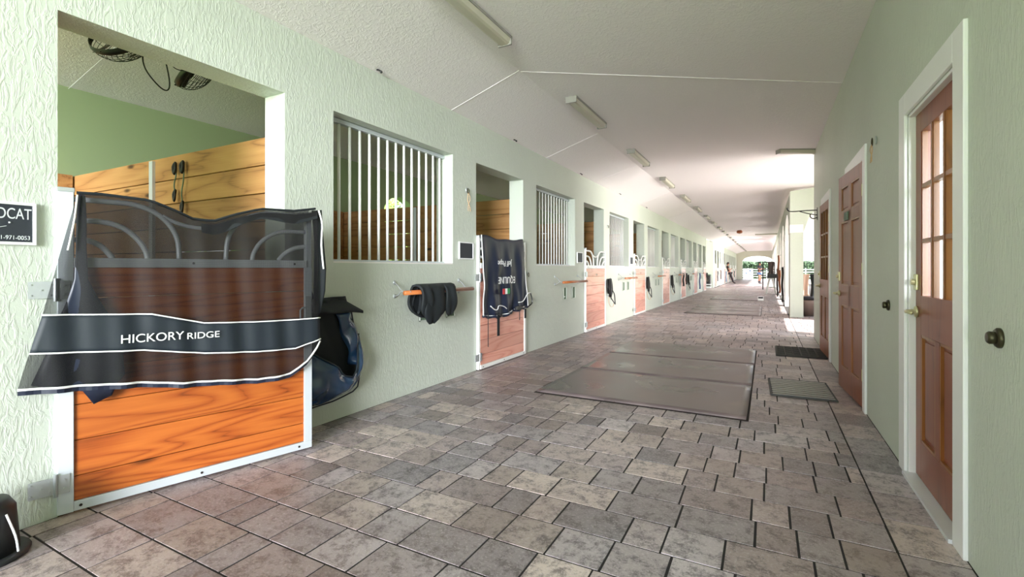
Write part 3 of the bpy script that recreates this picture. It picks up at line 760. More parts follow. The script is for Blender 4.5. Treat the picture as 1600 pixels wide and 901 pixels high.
# ------------------------------------------------------------------ halters hanging by the doors
def make_halter(label, kind=0):
    t = thing('halter', (LX+.03, 0, .95), label, 'halter', 'black leather halters and lead ropes hung beside stall doors')
    b_ = MB()
    rnd = random.Random(3+kind)
    for k in range(9):
        a = rnd.uniform(-.12, .05); w_ = rnd.uniform(.03, .1); d_ = rnd.uniform(.22, .36)
        b_.tube([(.01+.006*k, a, .02), (.02+.006*k, a-w_*.6, -d_*.5), (.02+.006*k, a, -d_), (.02+.005*k, a+w_, -d_*.6), (.01+.006*k, a+w_*.4, .01)], .009, 6, closed=True, sub=4)
    b_.build('headstall', 'leather', t, smooth_=True)
    b_ = MB(); b_.tube([(.03, .0, -.28), (.04, .02, -.38), (.05, .1, -.45), (.06, .17, -.52), (.05, .2, -.45), (.05, .16, -.3), (.04, .08, -.2), (.03, .04, -.05)], .009, 6, sub=5); b_.build('rein', 'leather', t, smooth_=True)
    b_ = MB(); b_.tube([(.03, -.08, -.3), (.03, -.08, -.45), (.04, -.02, -.55), (.05, .08, -.56), (.05, .12, -.5)], .004, 6, sub=5); b_.build('lead_rope', 'cord', t, smooth_=True)
    b_ = MB(); b_.box((.02, -.13, -.3), (.035, -.09, -.33)); b_.build('buckle', 'zinc', t)
    b_ = MB(); b_.tube([(-.03, -.05, .03), (.03, -.05, .03), (.05, -.05, .06)], .007, 6, sub=3); b_.build('hook', 'zinc', t)
    return t
h0 = make_halter('black leather halter with looped reins right of the first uncovered stall door'); index_kids(h0); h0.location.y = 10.02; h0.scale = (1.3, 1.35, 1)
for y, z, s_, lb in ((13.75, .93, 1.05, 'black halter hanging right of the second uncovered stall door'), (17.65, .93, 1.15, 'long black halter hanging right of the third uncovered stall door'),
                     (21.6, .9, 1.1, 'distant halter hanging right of the fourth uncovered stall door'), (28.82, .95, .8, 'distant halter hanging at the far corner of the near stall row')):
    o = copy_tree(h0); o.location.y = y; o.location.z = z; o.scale = (1.3, 1.5, s_); o['label'] = lb
# dark brown towels / boots hung over the fourth door
def hung_cloth(name, y, z0, z1, wd, mat, label, cat='cloth', x=LX+.15, axis='Y', grp=None, thick=.02, amp=.02, wallx=None):
    t = thing(name, (x, y, z0), label, cat, grp); b_ = MB(); G = []
    for i in range(13):
        v_ = i/12; row_ = []
        for j in range(11):
            u = j/10; a = (u-.5)*wd*(1-.25*math.sin(PI*v_)); z = (z1-z0)*(1-v_)-.03*math.sin(u*PI)*v_
            d_ = amp*math.sin(u*11+v_*2)+.01*math.sin(v_*9)
            row_.append(Vector((d_, a, z)) if axis == 'Y' else Vector((a, d_, z)))
        G.append(row_)
    b_.grid(G, thick, (1, 0, 0) if axis == 'Y' else (0, 1, 0)); b_.build('cloth_body', mat, t, smooth_=True)
    b_ = MB(); b_.tube([Vector(G[0][0])+Vector((0, 0, .004)), Vector(G[0][-1])+Vector((0, 0, .004))], .01, 6); b_.build('top_fold', mat, t)
    if wallx is not None: b_ = MB(); b_.tube([(0, 0, z1-z0), (wallx-x, 0, z1-z0+.03)], .01, 6); b_.build('hook', 'zinc', t)
    return t
hung_cloth('leg_wrap', 19.75, .55, 1.02, .3, 'leather', 'dark brown leg wraps hung over the fourth uncovered stall door edge', 'wrap', wallx=LX)
hung_cloth('leg_wrap', 20.55, .6, 1.02, .35, 'leather', 'second dark wrap beside the fourth uncovered stall door', 'wrap', wallx=LX)
hung_cloth('hanging_towel', 24.95, .25, 1.0, .3, 'denim', 'grey blue towel hanging near the far end of the near stall row', 'towel', wallx=LX)
for k, (y, z0, z1, mt) in enumerate(((34.6, .4, 1.05, 'navy'), (37.2, .5, 1.1, 'blackcloth'), (42.0, .2, 1.0, 'denim'), (46.4, .3, 1.0, 'navy'), (53, .4, 1.0, 'blackcloth'))):
    hung_cloth('hanging_blanket', y, z0, z1, .5, mt, ['navy blanket on the first door of the second stall block', 'black rounded pad on the wall of the second stall block', 'grey blue blanket on the second block just before the leaning person', 'navy blanket on the second block beyond the leaning person', 'black pad hanging near the end arch'][k], 'blanket', grp='blankets hung on the second stall block', wallx=LX)

# hooks with cords: beside door 2 and on the right wall, small ones
def ring_hook(x, y, z, sgn, label, drop=.2, cord=True):
    t = thing('wall_ring', (x, y, z), label, 'hook'); b_ = MB(); b_.ball((sgn*.006, 0, 0), (.008, .018, .032), 8); b_.build('plate', 'zinc', t, smooth_=True)
    b_ = MB(); b_.tube([(sgn*(.014+.02*math.sin(a*PI/4)*0+.014), .022*math.cos(a*PI/4), -.012+.03*math.sin(a*PI/4)) for a in range(8)], .004, 6, closed=True); b_.build('ring', 'bronze', t, smooth_=True)
    if cord:
        b_ = MB(); b_.tube([(sgn*.03, 0, -.03), (sgn*.03, -.012, -drop*.5), (sgn*.03, .03, -drop*.8), (sgn*.03, .045, -drop)], .004, 6, sub=4)
        b_.tube([(sgn*.03, .0, -.03), (sgn*.035, .03, -drop*.4), (sgn*.03, .0, -drop*.75), (sgn*.03, .0, -drop)], .003, 6, sub=4); b_.build('cord', 'cord', t, smooth_=True)
    return t
ring_hook(LX, 4.56, 2.1, 1, 'steel ring plate with a tan cord above the blank chalkboard', .24)
ring_hook(LX, 10.03, 2.12, 1, 'small steel ring plate between the first pink door and the third barred window', .1, False)
ring_hook(LX, 6.12, 1.13, 1, 'tiny steel hook on the wall right of the navy blanket', .1, False)
ring_hook(RX, 4.46, 2.17, -1, 'bronze ring with a loop of tan cord between the glazed and panelled doors', .16)
for i, (y, lb) in enumerate(((3.12, 'first'), (5.67, 'second'), (8.25, 'third'), (10.87, 'fourth'), (13.6, 'fifth'))):
    t = thing('cable_clip', (LX+.03, y, 2.935), 'small black clip at the top of the left wall, %s from the camera' % lb, 'clip', 'black clips along the top of the left wall')
    b_ = MB(); b_.tube([(0, -.01, .0), (.01, 0, .0), (.03, .012, -.012)], .007, 6, sub=3); b_.build('clip_body', 'black', t)
    b_ = MB(); b_.ball((.03, .014, -.016), .012, 6); b_.build('clip_tip', 'black', t)

# ------------------------------------------------------------------ cage fans inside the first stall
def fan(loc, rz, tilt, label):
    t = thing('cage_fan', loc, label, 'fan', 'black cage fans hung inside the nearest stall'); t.rotation_euler = (tilt, 0, rz)
    b_ = MB(); R_ = .2
    for k in range(14):
        a = 2*PI*k/14; b_.tube([(R_*math.cos(a)*math.sin(q)*1, R_*math.sin(a)*math.sin(q), -.14*math.cos(q)) for q in [PI/2*j/6 for j in range(7)]], .0022, 4)
    for j in range(1, 10):
        q = PI/2*j/9.0; b_.tube([(R_*math.sin(q)*math.cos(a*PI/12), R_*math.sin(q)*math.sin(a*PI/12), -.14*math.cos(q)) for a in range(24)], .002, 4, closed=True)
    b_.build('cage', 'black', t)
    b_ = MB(); b_.lathe([(.05, .02), (.06, .08), (.05, .16), (.02, .17)], 14); b_.build('motor', 'black', t, smooth_=True)
    for k in range(3):
        a = 2*PI*k/3; b_ = MB(); c_, s_ = math.cos(a), math.sin(a)
        b_.grid([[Vector((r_*c_-wq*s_, r_*s_+wq*c_, .0+wq*.35)) for wq in (-.05*r_/.2-.02, 0, .05*r_/.2+.02)] for r_ in (.03, .08, .14, .2)], .003, (0, 0, 1)); b_.build('blade', 'black', t)
    b_ = MB(); b_.lathe([(R_, -.01), (R_+.006, 0), (R_, .02), (R_*.97, .035)], 28, caps=False); b_.build('shroud', 'black', t, smooth_=True)
    b_ = MB(); b_.tube([(0, 0, .15), (0, .1, .2), (0, .24, .2)], .012, 6, sub=3); b_.build('mount_arm', 'black', t); return t
fan((-4.2, 1.74, 2.9), .5, 1.0, 'left of the two black cage fans above the nearest stall')
fan((-4.2, 2.25, 2.87), -.4, 1.0, 'right of the two black cage fans above the nearest stall')
t = thing('power_cord', (-4.05, 1.92, 2.70), 'black cable loop hanging between the two cage fans', 'cable'); b_ = MB()
b_.tube([(0, -.02, .25), (0, -.1, .1), (0, -.09, -.02), (0, 0, -.12), (0, .06, -.13), (0, .07, -.04), (0, .02, .2)], .005, 6, sub=5); b_.build('cable_loop', 'black', t, smooth_=True)
b_ = MB(); b_.tube([(0, .04, .2), (0, .09, .07), (0, .17, .06), (0, .22, .12)], .004, 6, sub=5); b_.build('cable_tail', 'black', t, smooth_=True)
# tack hooks on the first partition
for k, (x, z0, z1) in enumerate(((-4.62, 1.86, 2.14), (-4.5, 1.75, 2.14))):
    t = thing('hanging_strap', (x, 2.33, z0), ['dark strap on the board partition, left of two', 'thin strap with knotted top on the board partition, right of two'][k], 'strap')
    b_ = MB(); b_.tube([(0, 0, z1-z0), (.01, -.01, (z1-z0)*.6), (-.02, -.01, (z1-z0)*.3), (0, -.01, 0)], .006, 6, sub=4); b_.build('strap_body', 'niche', t, smooth_=True)
    b_ = MB(); b_.tube([(0, -.01, z1-z0), (.02, -.02, z1-z0-.04), (0, -.02, z1-z0-.1), (-.02, -.02, z1-z0-.04)], .012, 6, closed=True, sub=3); b_.build('knot', 'leather', t, smooth_=True)
    b_ = MB(); b_.tube([(0, -.01, .04), (.015, -.02, 0), (0, -.02, -.06), (-.015, -.02, 0)], .01, 6, closed=True, sub=3); b_.build('clip', 'black', t, smooth_=True)

# ------------------------------------------------------------------ right wall: casings and doors
def casing(n_, y0, y1, zt_, lb, wd=.115, left=True):
    b_ = MB(); x0, x1 = RX-.018, RX+.165
    b_.box((x0, y0-wd, 0), (RX+.0, y0, zt_+wd)); b_.box((x0, y0, zt_), (RX, y1, zt_+wd))
    if left: b_.box((x0, y1, 0), (RX, y1+wd, zt_+wd))
    b_.box((RX, y0, 0), (x1, y0+.018, zt_)); b_.box((RX, y1-.018, 0), (x1, y1, zt_)); b_.box((RX, y0, zt_-.018), (x1, y1, zt_))
    tag(b_.build('trim_%d' % n_, 'white', bevel=.004), lb, 'door trim', kind='structure')
casing(2, 2.735, 3.56, 2.10, 'white casing of the nearest glazed door', .13)
casing(3, 4.96, 5.87, 2.12, 'white casing of the six-panel door')
casing(4, 7.43, 8.34, 2.12, 'white casing of the far glazed door')
def make_leaf(n_, wd, ht, glazed, label):
    """local: X from hinge along the leaf, -Y faces the aisle"""
    t = thing('door_%d' % n_, (0, 0, 0), label, 'door', kind='structure'); T = .022
    f = MB(); st = .115
    def rail(a, c_): f.box(a, c_)
    rail((0, -T, .02), (st, T, ht)); rail((wd-st, -T, .02), (wd, T, ht)); rail((st, -T, .02), (wd-st, T, .23)); rail((st, -T, ht-.115), (wd-st, T, ht))
    mid = wd/2
    if glazed:
        rail((st, -T, .83), (wd-st, T, 1.05)); rail((mid-.035, -T, .23), (mid+.035, T, .83)); cells = [(st, mid-.035, .23, .83), (mid+.035, wd-st, .23, .83)]
    else:
        rail((st, -T, .85), (wd-st, T, 1.04)); rail((st, -T, 1.66), (wd-st, T, 1.76)); rail((mid-.05, -T, .23), (mid+.05, T, ht-.115))
        cells = [(a, c_, z0, z1) for a, c_ in ((st, mid-.05), (mid+.05, wd-st)) for z0, z1 in ((.23, .85), (1.04, 1.66), (1.76, ht-.115))]
    f.build('stile_frame', 'doorwood', t, bevel=.002)
    for (a, c_, z0, z1) in cells:
        p = MB(); p.box((a, -.007, z0), (c_, .007, z1)); p.box((a+.035, -.013, z0+.035), (c_-.035, .013, z1-.035)); p.build('panel', 'doorwood', t, bevel=.004)
        p = MB(); m_ = .014
        p.box((a, -T+.001, z0), (a+m_, -.006, z1)); p.box((c_-m_, -T+.001, z0), (c_, -.006, z1)); p.box((a, -T+.001, z0), (c_, -.006, z0+m_)); p.box((a, -T+.001, z1-m_), (c_, -.006, z1)); p.build('moulding', 'litedge', t)
    if glazed:
        g0, g1, gz0, gz1 = st, wd-st, 1.05, ht-.115; gw, gh = (g1-g0)/3, (gz1-gz0)/3
        p = MB()
        for k in (1, 2): p.box((g0+gw*k-.011, -T, gz0), (g0+gw*k+.011, .008, gz1)); p.box((g0, -T+.003, gz0+gh*k-.011), (g1, .008, gz0+gh*k+.011))
        for i in range(3):
            a, c_ = g0+gw*i, g0+gw*(i+1)
            for q in (a+(.011 if i else 0), c_-(.011 if i < 2 else 0)-.012): p.box((q, -T+.004, gz0), (q+.008, .006, gz1))
        p.build('muntin_grid', 'litedge', t)
        for i in range(3):
            for j in range(3):
                q = MB(); q.quad((g0+gw*i+.011, .004, gz0+gh*j+.011), (g0+gw*(i+1)-.011, .004, gz0+gh*j+.011), (g0+gw*(i+1)-.011, .004, gz0+gh*(j+1)-.011), (g0+gw*i+.011, .004, gz0+gh*(j+1)-.011)); q.build('glass_pane', 'glass', t)
    hx = wd-.045
    b_ = MB(); b_.lathe([(.032, 0), (.03, .012), (.014, .016), (.011, .05)], 16, Matrix.Translation((hx, -T, .955)) @ Matrix.Rotation(PI/2, 4, 'X'))
    b_.tube([(hx, -T-.05, .955), (hx-.03, -T-.056, .955), (hx-.11, -T-.05, .952)], [.011, .009, .008], 8); ho = b_.build('lever_handle', 'brass', t, smooth_=True)
    b_ = MB(); b_.box((wd-.002, -.018, .9), (wd+.004, .018, 1.02)); b_.tube([(wd, 0, .955), (wd+.02, 0, .955)], .01, 8); b_.build('latch_plate', 'brass', t)
    b_ = MB(); b_.box((hx-.03, -T-.012, 1.08), (hx+.03, -T, 1.17)); b_.tube([(hx, -T-.012, 1.125), (hx, -T-.03, 1.125)], .016, 12); b_.build('deadbolt', 'brass', t, bevel=.003)
    for z in (.3, 1.2, ht-.25):
        b_ = MB(); b_.tube([(-.004, -T-.004, z-.05), (-.004, -T-.004, z+.05)], .006, 8); b_.box((0, -T-.003, z-.05), (.02, -T, z+.05)); b_.build('hinge', 'brass', t)
    return t
t = make_leaf(1, .81, 2.085, True, 'nearest mahogany door with nine glass panes and brass lever'); t.location = (RX+.06, 2.745, 0); t.rotation_euler = (0, 0, PI/2)
# after turning PI/2 the local -Y side faces +X, so mirror the leaf to face the aisle
def face_aisle(t, x, y, ang=0):
    t.location = (x, y, 0); t.scale = (1, -1, 1); t.rotation_euler = (0, 0, PI/2+ang)
face_aisle(t, RX+.055, 2.745)
t2 = make_leaf(2, .92, 2.12, False, 'middle mahogany six-panel door standing slightly ajar'); face_aisle(t2, RX+.01, 4.965, .075)
b_ = MB(); b_.box((.5, -.032, 1.665), (.64, -.021, 1.745)); b_.build('name_plate', 'niche', t2, bevel=.002)
t3 = make_leaf(3, .92, 2.12, True, 'far glazed mahogany door beside the coat hooks'); face_aisle(t3, RX+.01, 7.435, .03)
b_ = MB(); b_.box((RX-.03, 2.74, .0), (RX+.16, 3.55, .018)); b_.build('trim_5', 'tube'); tag(bpy.data.objects['trim_5'], 'metal threshold under the nearest glazed door', 'threshold', kind='structure')
# magnetic holders / knobs on the wall
for y, lb in ((2.305, 'round bronze door holder at the right edge of the picture'), (4.05, 'round bronze door holder between the glazed and six-panel doors')):
    t = thing('door_holder', (RX, y, .955), lb, 'door holder', 'round bronze door holders on the right wall'); R90 = Matrix.Rotation(-PI/2, 4, 'Y')
    b_ = MB(); b_.lathe([(.036, 0), (.036, .008), (.03, .014)], 24, R90); b_.build('rose', 'bronze', t, smooth_=True)
    b_ = MB(); b_.lathe([(.022, .01), (.023, .03), (.018, .036), (.01, .036)], 20, R90); b_.build('magnet', 'bronze', t, smooth_=True)
t = thing('coat_hook', (RX, 9.2, 2.1), 'black iron double coat hook bracket high beside the far glazed door', 'hook'); b_ = MB()
b_.tube([(0, 0, .06), (-.15, 0, .06), (-.36, 0, .055), (-.42, 0, .08), (-.43, 0, .12)], .009, 6, sub=4); b_.build('upper_arm', 'black', t, smooth_=True)
b_ = MB(); b_.tube([(0, 0, -.02), (-.1, 0, .0), (-.25, 0, .05)], .008, 6, sub=4); b_.tube([(0, -.02, -.06), (-.06, -.02, -.08), (-.1, -.02, -.05), (-.1, -.02, .0)], .009, 6, sub=4); b_.build('lower_hook', 'black', t, smooth_=True)
b_ = MB(); b_.box((-.008, -.02, -.1), (0, .02, .1)); b_.build('wall_plate', 'black', t)
for z, lb in ((1.2, 'light switch plate left of the far glazed door'), (1.0, 'lower switch plate left of the far glazed door')):
    b_ = MB(); b_.box((-.008, 0, 0), (0, .07, .11)); t = thing('switch_plate', (RX, 8.6 if z > 1.1 else 8.75, z), lb, 'switch'); b_.build('cover', 'lampbody', t, bevel=.002)
    b_ = MB(); b_.box((-.014, .028, .04), (-.008, .042, .07)); b_.build('toggle', 'white', t)
# tack room light and shelves seen through the panes
l = bpy.data.lights.new('tack_room_lamp', 'AREA'); l.size = .6; l.energy = 14; o = bpy.data.objects.new('tack_room_lamp', l); C.objects.link(o); o.location = (1.9, 3.2, 3.1)
b_ = MB(); b_.quad((RX+.16, Y0, .0), (3.0, Y0, 0), (3.0, 9.7, 0), (RX+.16, 9.7, 0)); tag(b_.build('floor_rooms', 'room'), 'pale floor of the tack rooms', 'floor', kind='structure')
t = thing('shelf_unit', (1.5, 4.1, 0), 'white shelf unit behind the nearest glazed door', 'shelf')
b_ = MB(); b_.box((0, .2, 0), (1.2, .22, 1.9)); b_.build('back_board', 'white', t)
for z in (.4, .8, 1.2, 1.6): b_ = MB(); b_.box((0, -.05, z), (1.2, .2, z+.03)); b_.build('shelf', 'white', t)
b_ = MB(); b_.box((-.02, -.05, 0), (0, .22, 1.9)); b_.box((1.2, -.05, 0), (1.22, .22, 1.9)); b_.build('side_panel', 'white', t)

# ------------------------------------------------------------------ mats
def rubber_mat(x0, x1, y0, y1, label, grp):
    t = thing('rubber_mat', ((x0+x1)/2, (y0+y1)/2, .002), label, 'mat', grp, rz=random.uniform(-.008, .008)); hx, hy = (x1-x0)/2, (y1-y0)/2
    b_ = MB(); G = [[Vector((lerp(-hx, hx, i/24), lerp(-hy, hy, j/12), (.014)+.0003*noise.noise(Vector((i*.4, j*.5, y0))))) for i in range(25)] for j in range(13)]
    b_.grid(G, .013, (0, 0, 1)); b_.build('mat_sheet', 'mat', t, smooth_=True); return t
lab3 = ('nearest', 'middle', 'far')
sets = [(4.2, 1.215, 'first'), (13.64, 1.14, 'second'), (20.3, 1.14, 'third')]
for y, dy, nm in sets:
    for k in range(3):
        rubber_mat(-1.98, -.14, y+k*dy+.012, y+(k+1)*dy-.012, '%s rubber mat of the %s set of three from the camera' % (lab3[k], nm), 'rubber stall mats laid in the aisle')
t = thing('doormat', (.29, 5.52, .0), 'ribbed grey doormat in front of the six-panel door', 'doormat', rz=.03); b_ = MB(); b_.box((-.27, -.38, 0.002), (.27, .38, .012)); b_.build('mat_base', 'doormat', t, bevel=.006)
b_ = MB()
for k in range(9): b_.box((-.25, -.35+k*.083, .012), (.25, -.35+k*.083+.04, .019))
b_.build('rib', 'lampbody', t, bevel=.003)
b_ = MB(); b_.tube([(-.26, -.37, .012), (.26, -.37, .012), (.26, .37, .012), (-.26, .37, .012)], .009, 6, closed=True); b_.build('border', 'plasticblack', t)
t = thing('doormat', (.41, 7.98, .0), 'black diamond-grid doormat in front of the far glazed door', 'doormat'); b_ = MB(); b_.box((-.3, -.45, .002), (.3, .45, .010)); b_.build('mat_base', 'plasticblack', t, bevel=.004)
b_ = MB()
for k in range(7): b_.box((-.29+k*.0967, -.44, .010), (-.29+k*.0967+.02, .44, .018))
for k in range(10): b_.box((-.29, -.44+k*.0956, .010), (.31, -.44+k*.0956+.02, .018))
b_.build('grid_rib', 'doormat', t)

# rubber bucket, bottom left
t = thing('rubber_bucket', (-2.99, .77, 0), 'black rubber bucket cut by the bottom left picture edge', 'bucket'); t.location = (-2.86, .70, 0)
b_ = MB(); b_.lathe([(.118, .012), (.105, .2), (.085, .235), (.06, .24)], 28); b_.build('body', 'plasticblack', t, smooth_=True)
b_ = MB(); b_.lathe([(.118, .0), (.148, .002), (.152, .012), (.146, .02), (.118, .02)], 28); b_.build('rim', 'plasticblack', t, smooth_=True)
b_ = MB(); b_.tube([(.10, .05, .19), (.125, .07, .1), (.12, .08, .03)], .004, 6, sub=4); b_.build('handle', 'tube', t)

# ------------------------------------------------------------------ ceiling lamps
def make_lamp(loc, rz, label, ln_=1.18):
    t = thing('ceiling_lamp', loc, label, 'ceiling lamp', 'fluorescent lamps along the ceiling crease', rz)
    b_ = MB(); h = ln_/2; b_.box((-.07, -h, -.022), (.07, h, 0)); b_.build('housing', 'lampbody', t, bevel=.003)
    b_ = MB(); pr_ = [(-.062, -.022), (-.05, -.06), (-.03, -.07), (.03, -.07), (.05, -.06), (.062, -.022)]
    vs = [(x, y, z) for y in (-h+.01, h-.01) for x, z in pr_]; b_.add(vs, [(i, i+1, i+7, i+6) for i in range(5)]+[tuple(range(6)), tuple(reversed(range(6, 12)))]); b_.build('diffuser', 'diffuser', t)
    for y in (-h, h-.02): b_ = MB(); b_.box((-.066, y, -.074), (.066, y+.02, -.02)); b_.build('end_cap', 'lampbody', t, bevel=.003)
    return t
l0 = make_lamp((-2.0, 3.03, 3.2), 0, 'long fluorescent ceiling lamp nearest the camera, cut by the top edge'); index_kids(l0)
ly = [3.03+2.75*i for i in range(21)]
for i in range(1, 21):
    o = copy_tree(l0); o.location.y = ly[i]
    o['label'] = '%s fluorescent lamp from the camera along the ceiling crease' % words[i]
o = copy_tree(l0); o.location = (.45, 9.45, 3.235); o.rotation_euler = (0, 0, PI/2+.5); o.scale = (1, .55, 1); o['label'] = 'crosswise fluorescent lamp near the top of the right wall corner'; o['group'] = 'crosswise lamps near the right side'
o = copy_tree(l0); o.location = (.0, 31, 3.22); o.rotation_euler = (0, 0, PI/2); o['label'] = 'distant crosswise lamp near the arcade'; o['group'] = 'crosswise lamps near the right side'
t = thing('ceiling_fan_light', (-1.25, 27.5, 3.21), 'round brown ceiling fixture in the middle of the far aisle', 'ceiling light')
b_ = MB(); b_.lathe([(.1, 0), (.14, -.06), (.13, -.14), (.05, -.16)], 16); b_.build('bowl', 'tan', t, smooth_=True)
b_ = MB(); b_.ball((0, 0, -.14), (.07, .07, .05), 8); b_.build('bulb', 'diffuser', t, smooth_=True)
for sg in (-1, 1):
    b_ = MB(); b_.box((sg*.12, -.04, -.05), (sg*.5, .04, -.04)); b_.build('arm', 'bandwhite', t)

# ------------------------------------------------------------------ cross aisle trunk
t = thing('storage_chest', (-3.4, 32.3, 0), 'black storage chest at the corner of the cross aisle', 'chest')
b_ = MB(); b_.box((-.3, -.3, .12), (.3, .3, .78)); b_.build('body', 'black', t, bevel=.02)
b_ = MB(); b_.box((-.32, -.32, .78), (.32, .32, .86)); b_.build('lid', 'niche', t, bevel=.02)
b_ = MB(); b_.box((-.31, -.31, .2), (.31, .31, .26)); b_.box((-.3, -.3, 0), (.3, .3, .09)); b_.build('base', 'tube', t, bevel=.01)

# ------------------------------------------------------------------ people
def skin_obj(name, mat, parent, verts, edges, rad, sub=2):
    me = bpy.data.meshes.new(name); me.from_pydata(verts, edges, []); o = bpy.data.objects.new(name, me); C.objects.link(o); o.parent = parent
    me.materials.append(M[mat]); o.modifiers.new('skin', 'SKIN')
    for i, r_ in enumerate(rad):
        d_ = me.skin_vertices[0].data[i]; d_.radius = r_ if isinstance(r_, tuple) else (r_, r_); d_.use_root = (i == 0)
    s_ = o.modifiers.new('sub', 'SUBSURF'); s_.levels = s_.render_levels = sub; return o
def person(name, loc, rz, label, J, shirt, trousers, skin, boots, short=False):
    t = thing(name, loc, label, 'person', rz=rz)
    K = list(J.keys()); idx = {k: i for i, k in enumerate(K)}
    R_ = dict(pelvis=(.15, .10), waist=(.125, .09), chest=(.15, .10), neck0=.07, neck=.05, head0=(.07, .08), head1=(.078, .095), head2=(.06, .07))
    def rad(k):
        if k in R_: return R_[k]
        for p, v_ in (('hip', .088), ('knee', .058), ('calf', .056), ('ankle', .04), ('toe', .032), ('sh', .062), ('elb', .043), ('wr', .028), ('palm', (.022, .036)), ('fb', .012), ('ft', .008), ('th', .011)):
            if k.startswith(p): return v_
        return .04
    E_ = [('pelvis', 'waist'), ('waist', 'chest'), ('chest', 'neck0'), ('neck0', 'neck'), ('neck', 'head0'), ('head0', 'head1'), ('head1', 'head2')]
    for s_ in 'LR':
        E_ += [('pelvis', 'hip'+s_), ('hip'+s_, 'knee'+s_), ('knee'+s_, 'calf'+s_), ('calf'+s_, 'ankle'+s_), ('ankle'+s_, 'toe'+s_), ('chest', 'sh'+s_), ('sh'+s_, 'elb'+s_), ('elb'+s_, 'wr'+s_), ('wr'+s_, 'palm'+s_)]
    E_ = [e for e in E_ if e[0] in idx and e[1] in idx]
    V_ = [Vector(J[k]) for k in K]; Rr = [rad(k) for k in K]; EE = [(idx[a], idx[b2]) for a, b2 in E_]
    skin_obj('body', skin, t, V_, EE, Rr)
    for s_ in 'LR':      # five separate fingers on each hand, rooted in the palm
        pm, wr = Vector(J['palm'+s_]), Vector(J['wr'+s_]); d_ = (pm-wr).normalized(); side = d_.cross(Vector((0, 0, 1))); side = side.normalized() if side.length > .1 else Vector((0, 1, 0)); dn = side.cross(d_)
        for k, (off, ln_) in enumerate(((-.03, .075), (-.01, .085), (.01, .08), (.028, .062))):
            a = pm+side*off; skin_obj('finger', skin, t, [a, a+d_*ln_*.55, a+d_*ln_*.85-dn*ln_*.35], [(0, 1), (1, 2)], [.0095, .0088, .008], 1)
        a = wr.lerp(pm, .5)-side*.02; skin_obj('thumb', skin, t, [a, a-side*.035+d_*.02, a-side*.045+d_*.055], [(0, 1), (1, 2)], [.011, .0105, .009], 1)
    hd = Vector(J['head1']); f = Vector(J['face']).normalized() if 'face' in J else Vector((0, -1, 0)); sd = f.cross(Vector((0, 0, 1))).normalized()
    b_ = MB(); b_.ball(hd+f*.095-Vector((0, 0, .015)), (.013, .013, .02), 6); b_.build('nose', skin, t, smooth_=True)
    for sg in (-1, 1):
        b_ = MB(); b_.ball(hd+f*.082+sd*.03*sg+Vector((0, 0, .012)), .010, 6); b_.build('eye', 'boot', t, smooth_=True)
        b_ = MB(); b_.ball(hd+sd*.085*sg, (.018, .018, .03), 6); b_.build('ear', skin, t, smooth_=True)
    b_ = MB(); b_.box(hd+f*.084-sd*.02-Vector((.004, .004, .055)), hd+f*.088+sd*.02-Vector((-.004, -.004, .048))); b_.build('mouth', 'red', t)
    b_ = MB(); b_.ball(hd-f*.018+Vector((0, 0, .035)), (.098, .104, .1), 10); b_.ball(hd-f*.05-Vector((0, 0, .02)), (.08, .08, .1), 8); b_.build('hair', 'hair', t, smooth_=True)
    def sub_skin(name, mat, keys, grow, edges, extra=None):
        kk = list(keys); ix = {k: i for i, k in enumerate(kk)}; vs = [Vector(J[k]) for k in kk]; rr = []
        for k in kk:
            r_ = rad(k); rr.append(tuple(q+grow for q in r_) if isinstance(r_, tuple) else r_+grow)
        if extra:
            for (a, b2, tq, r_) in extra: vs.append(Vector(J[a]).lerp(Vector(J[b2]), tq)); rr.append(r_); ix[a+b2] = len(vs)-1
        skin_obj(name, mat, t, vs, [(ix[a], ix[b2]) for a, b2 in edges], rr)
    sub_skin('shirt', shirt, ['pelvis', 'waist', 'chest', 'neck0', 'shL', 'shR'], .016, [('pelvis', 'waist'), ('waist', 'chest'), ('chest', 'neck0'), ('chest', 'shL'), ('chest', 'shR'), ('shL', 'shLelbL'), ('shR', 'shRelbR')], [('shL', 'elbL', .6, .062), ('shR', 'elbR', .6, .062)])
    if short:
        sub_skin('shorts', trousers, ['pelvis', 'hipL', 'hipR'], .02, [('pelvis', 'hipL'), ('pelvis', 'hipR'), ('hipL', 'hipLkneeL'), ('hipR', 'hipRkneeR')], [('hipL', 'kneeL', .45, .095), ('hipR', 'kneeR', .45, .095)])
    else:
        sub_skin('trousers', trousers, ['pelvis', 'hipL', 'hipR', 'kneeL', 'kneeR', 'calfL', 'calfR'], .014, [('pelvis', 'hipL'), ('pelvis', 'hipR'), ('hipL', 'kneeL'), ('hipR', 'kneeR'), ('kneeL', 'calfL'), ('kneeR', 'calfR'), ('calfL', 'calfLankleL'), ('calfR', 'calfRankleR')], [('calfL', 'ankleL', .9, .056), ('calfR', 'ankleR', .9, .056)])
    for s_ in 'LR':
        sub_skin('boot', boots, ['ankle'+s_, 'toe'+s_], .014, [('calf'+s_+'ankle'+s_, 'ankle'+s_), ('ankle'+s_, 'toe'+s_)], [('calf'+s_, 'ankle'+s_, .2 if short else .6, .06)])
    return t
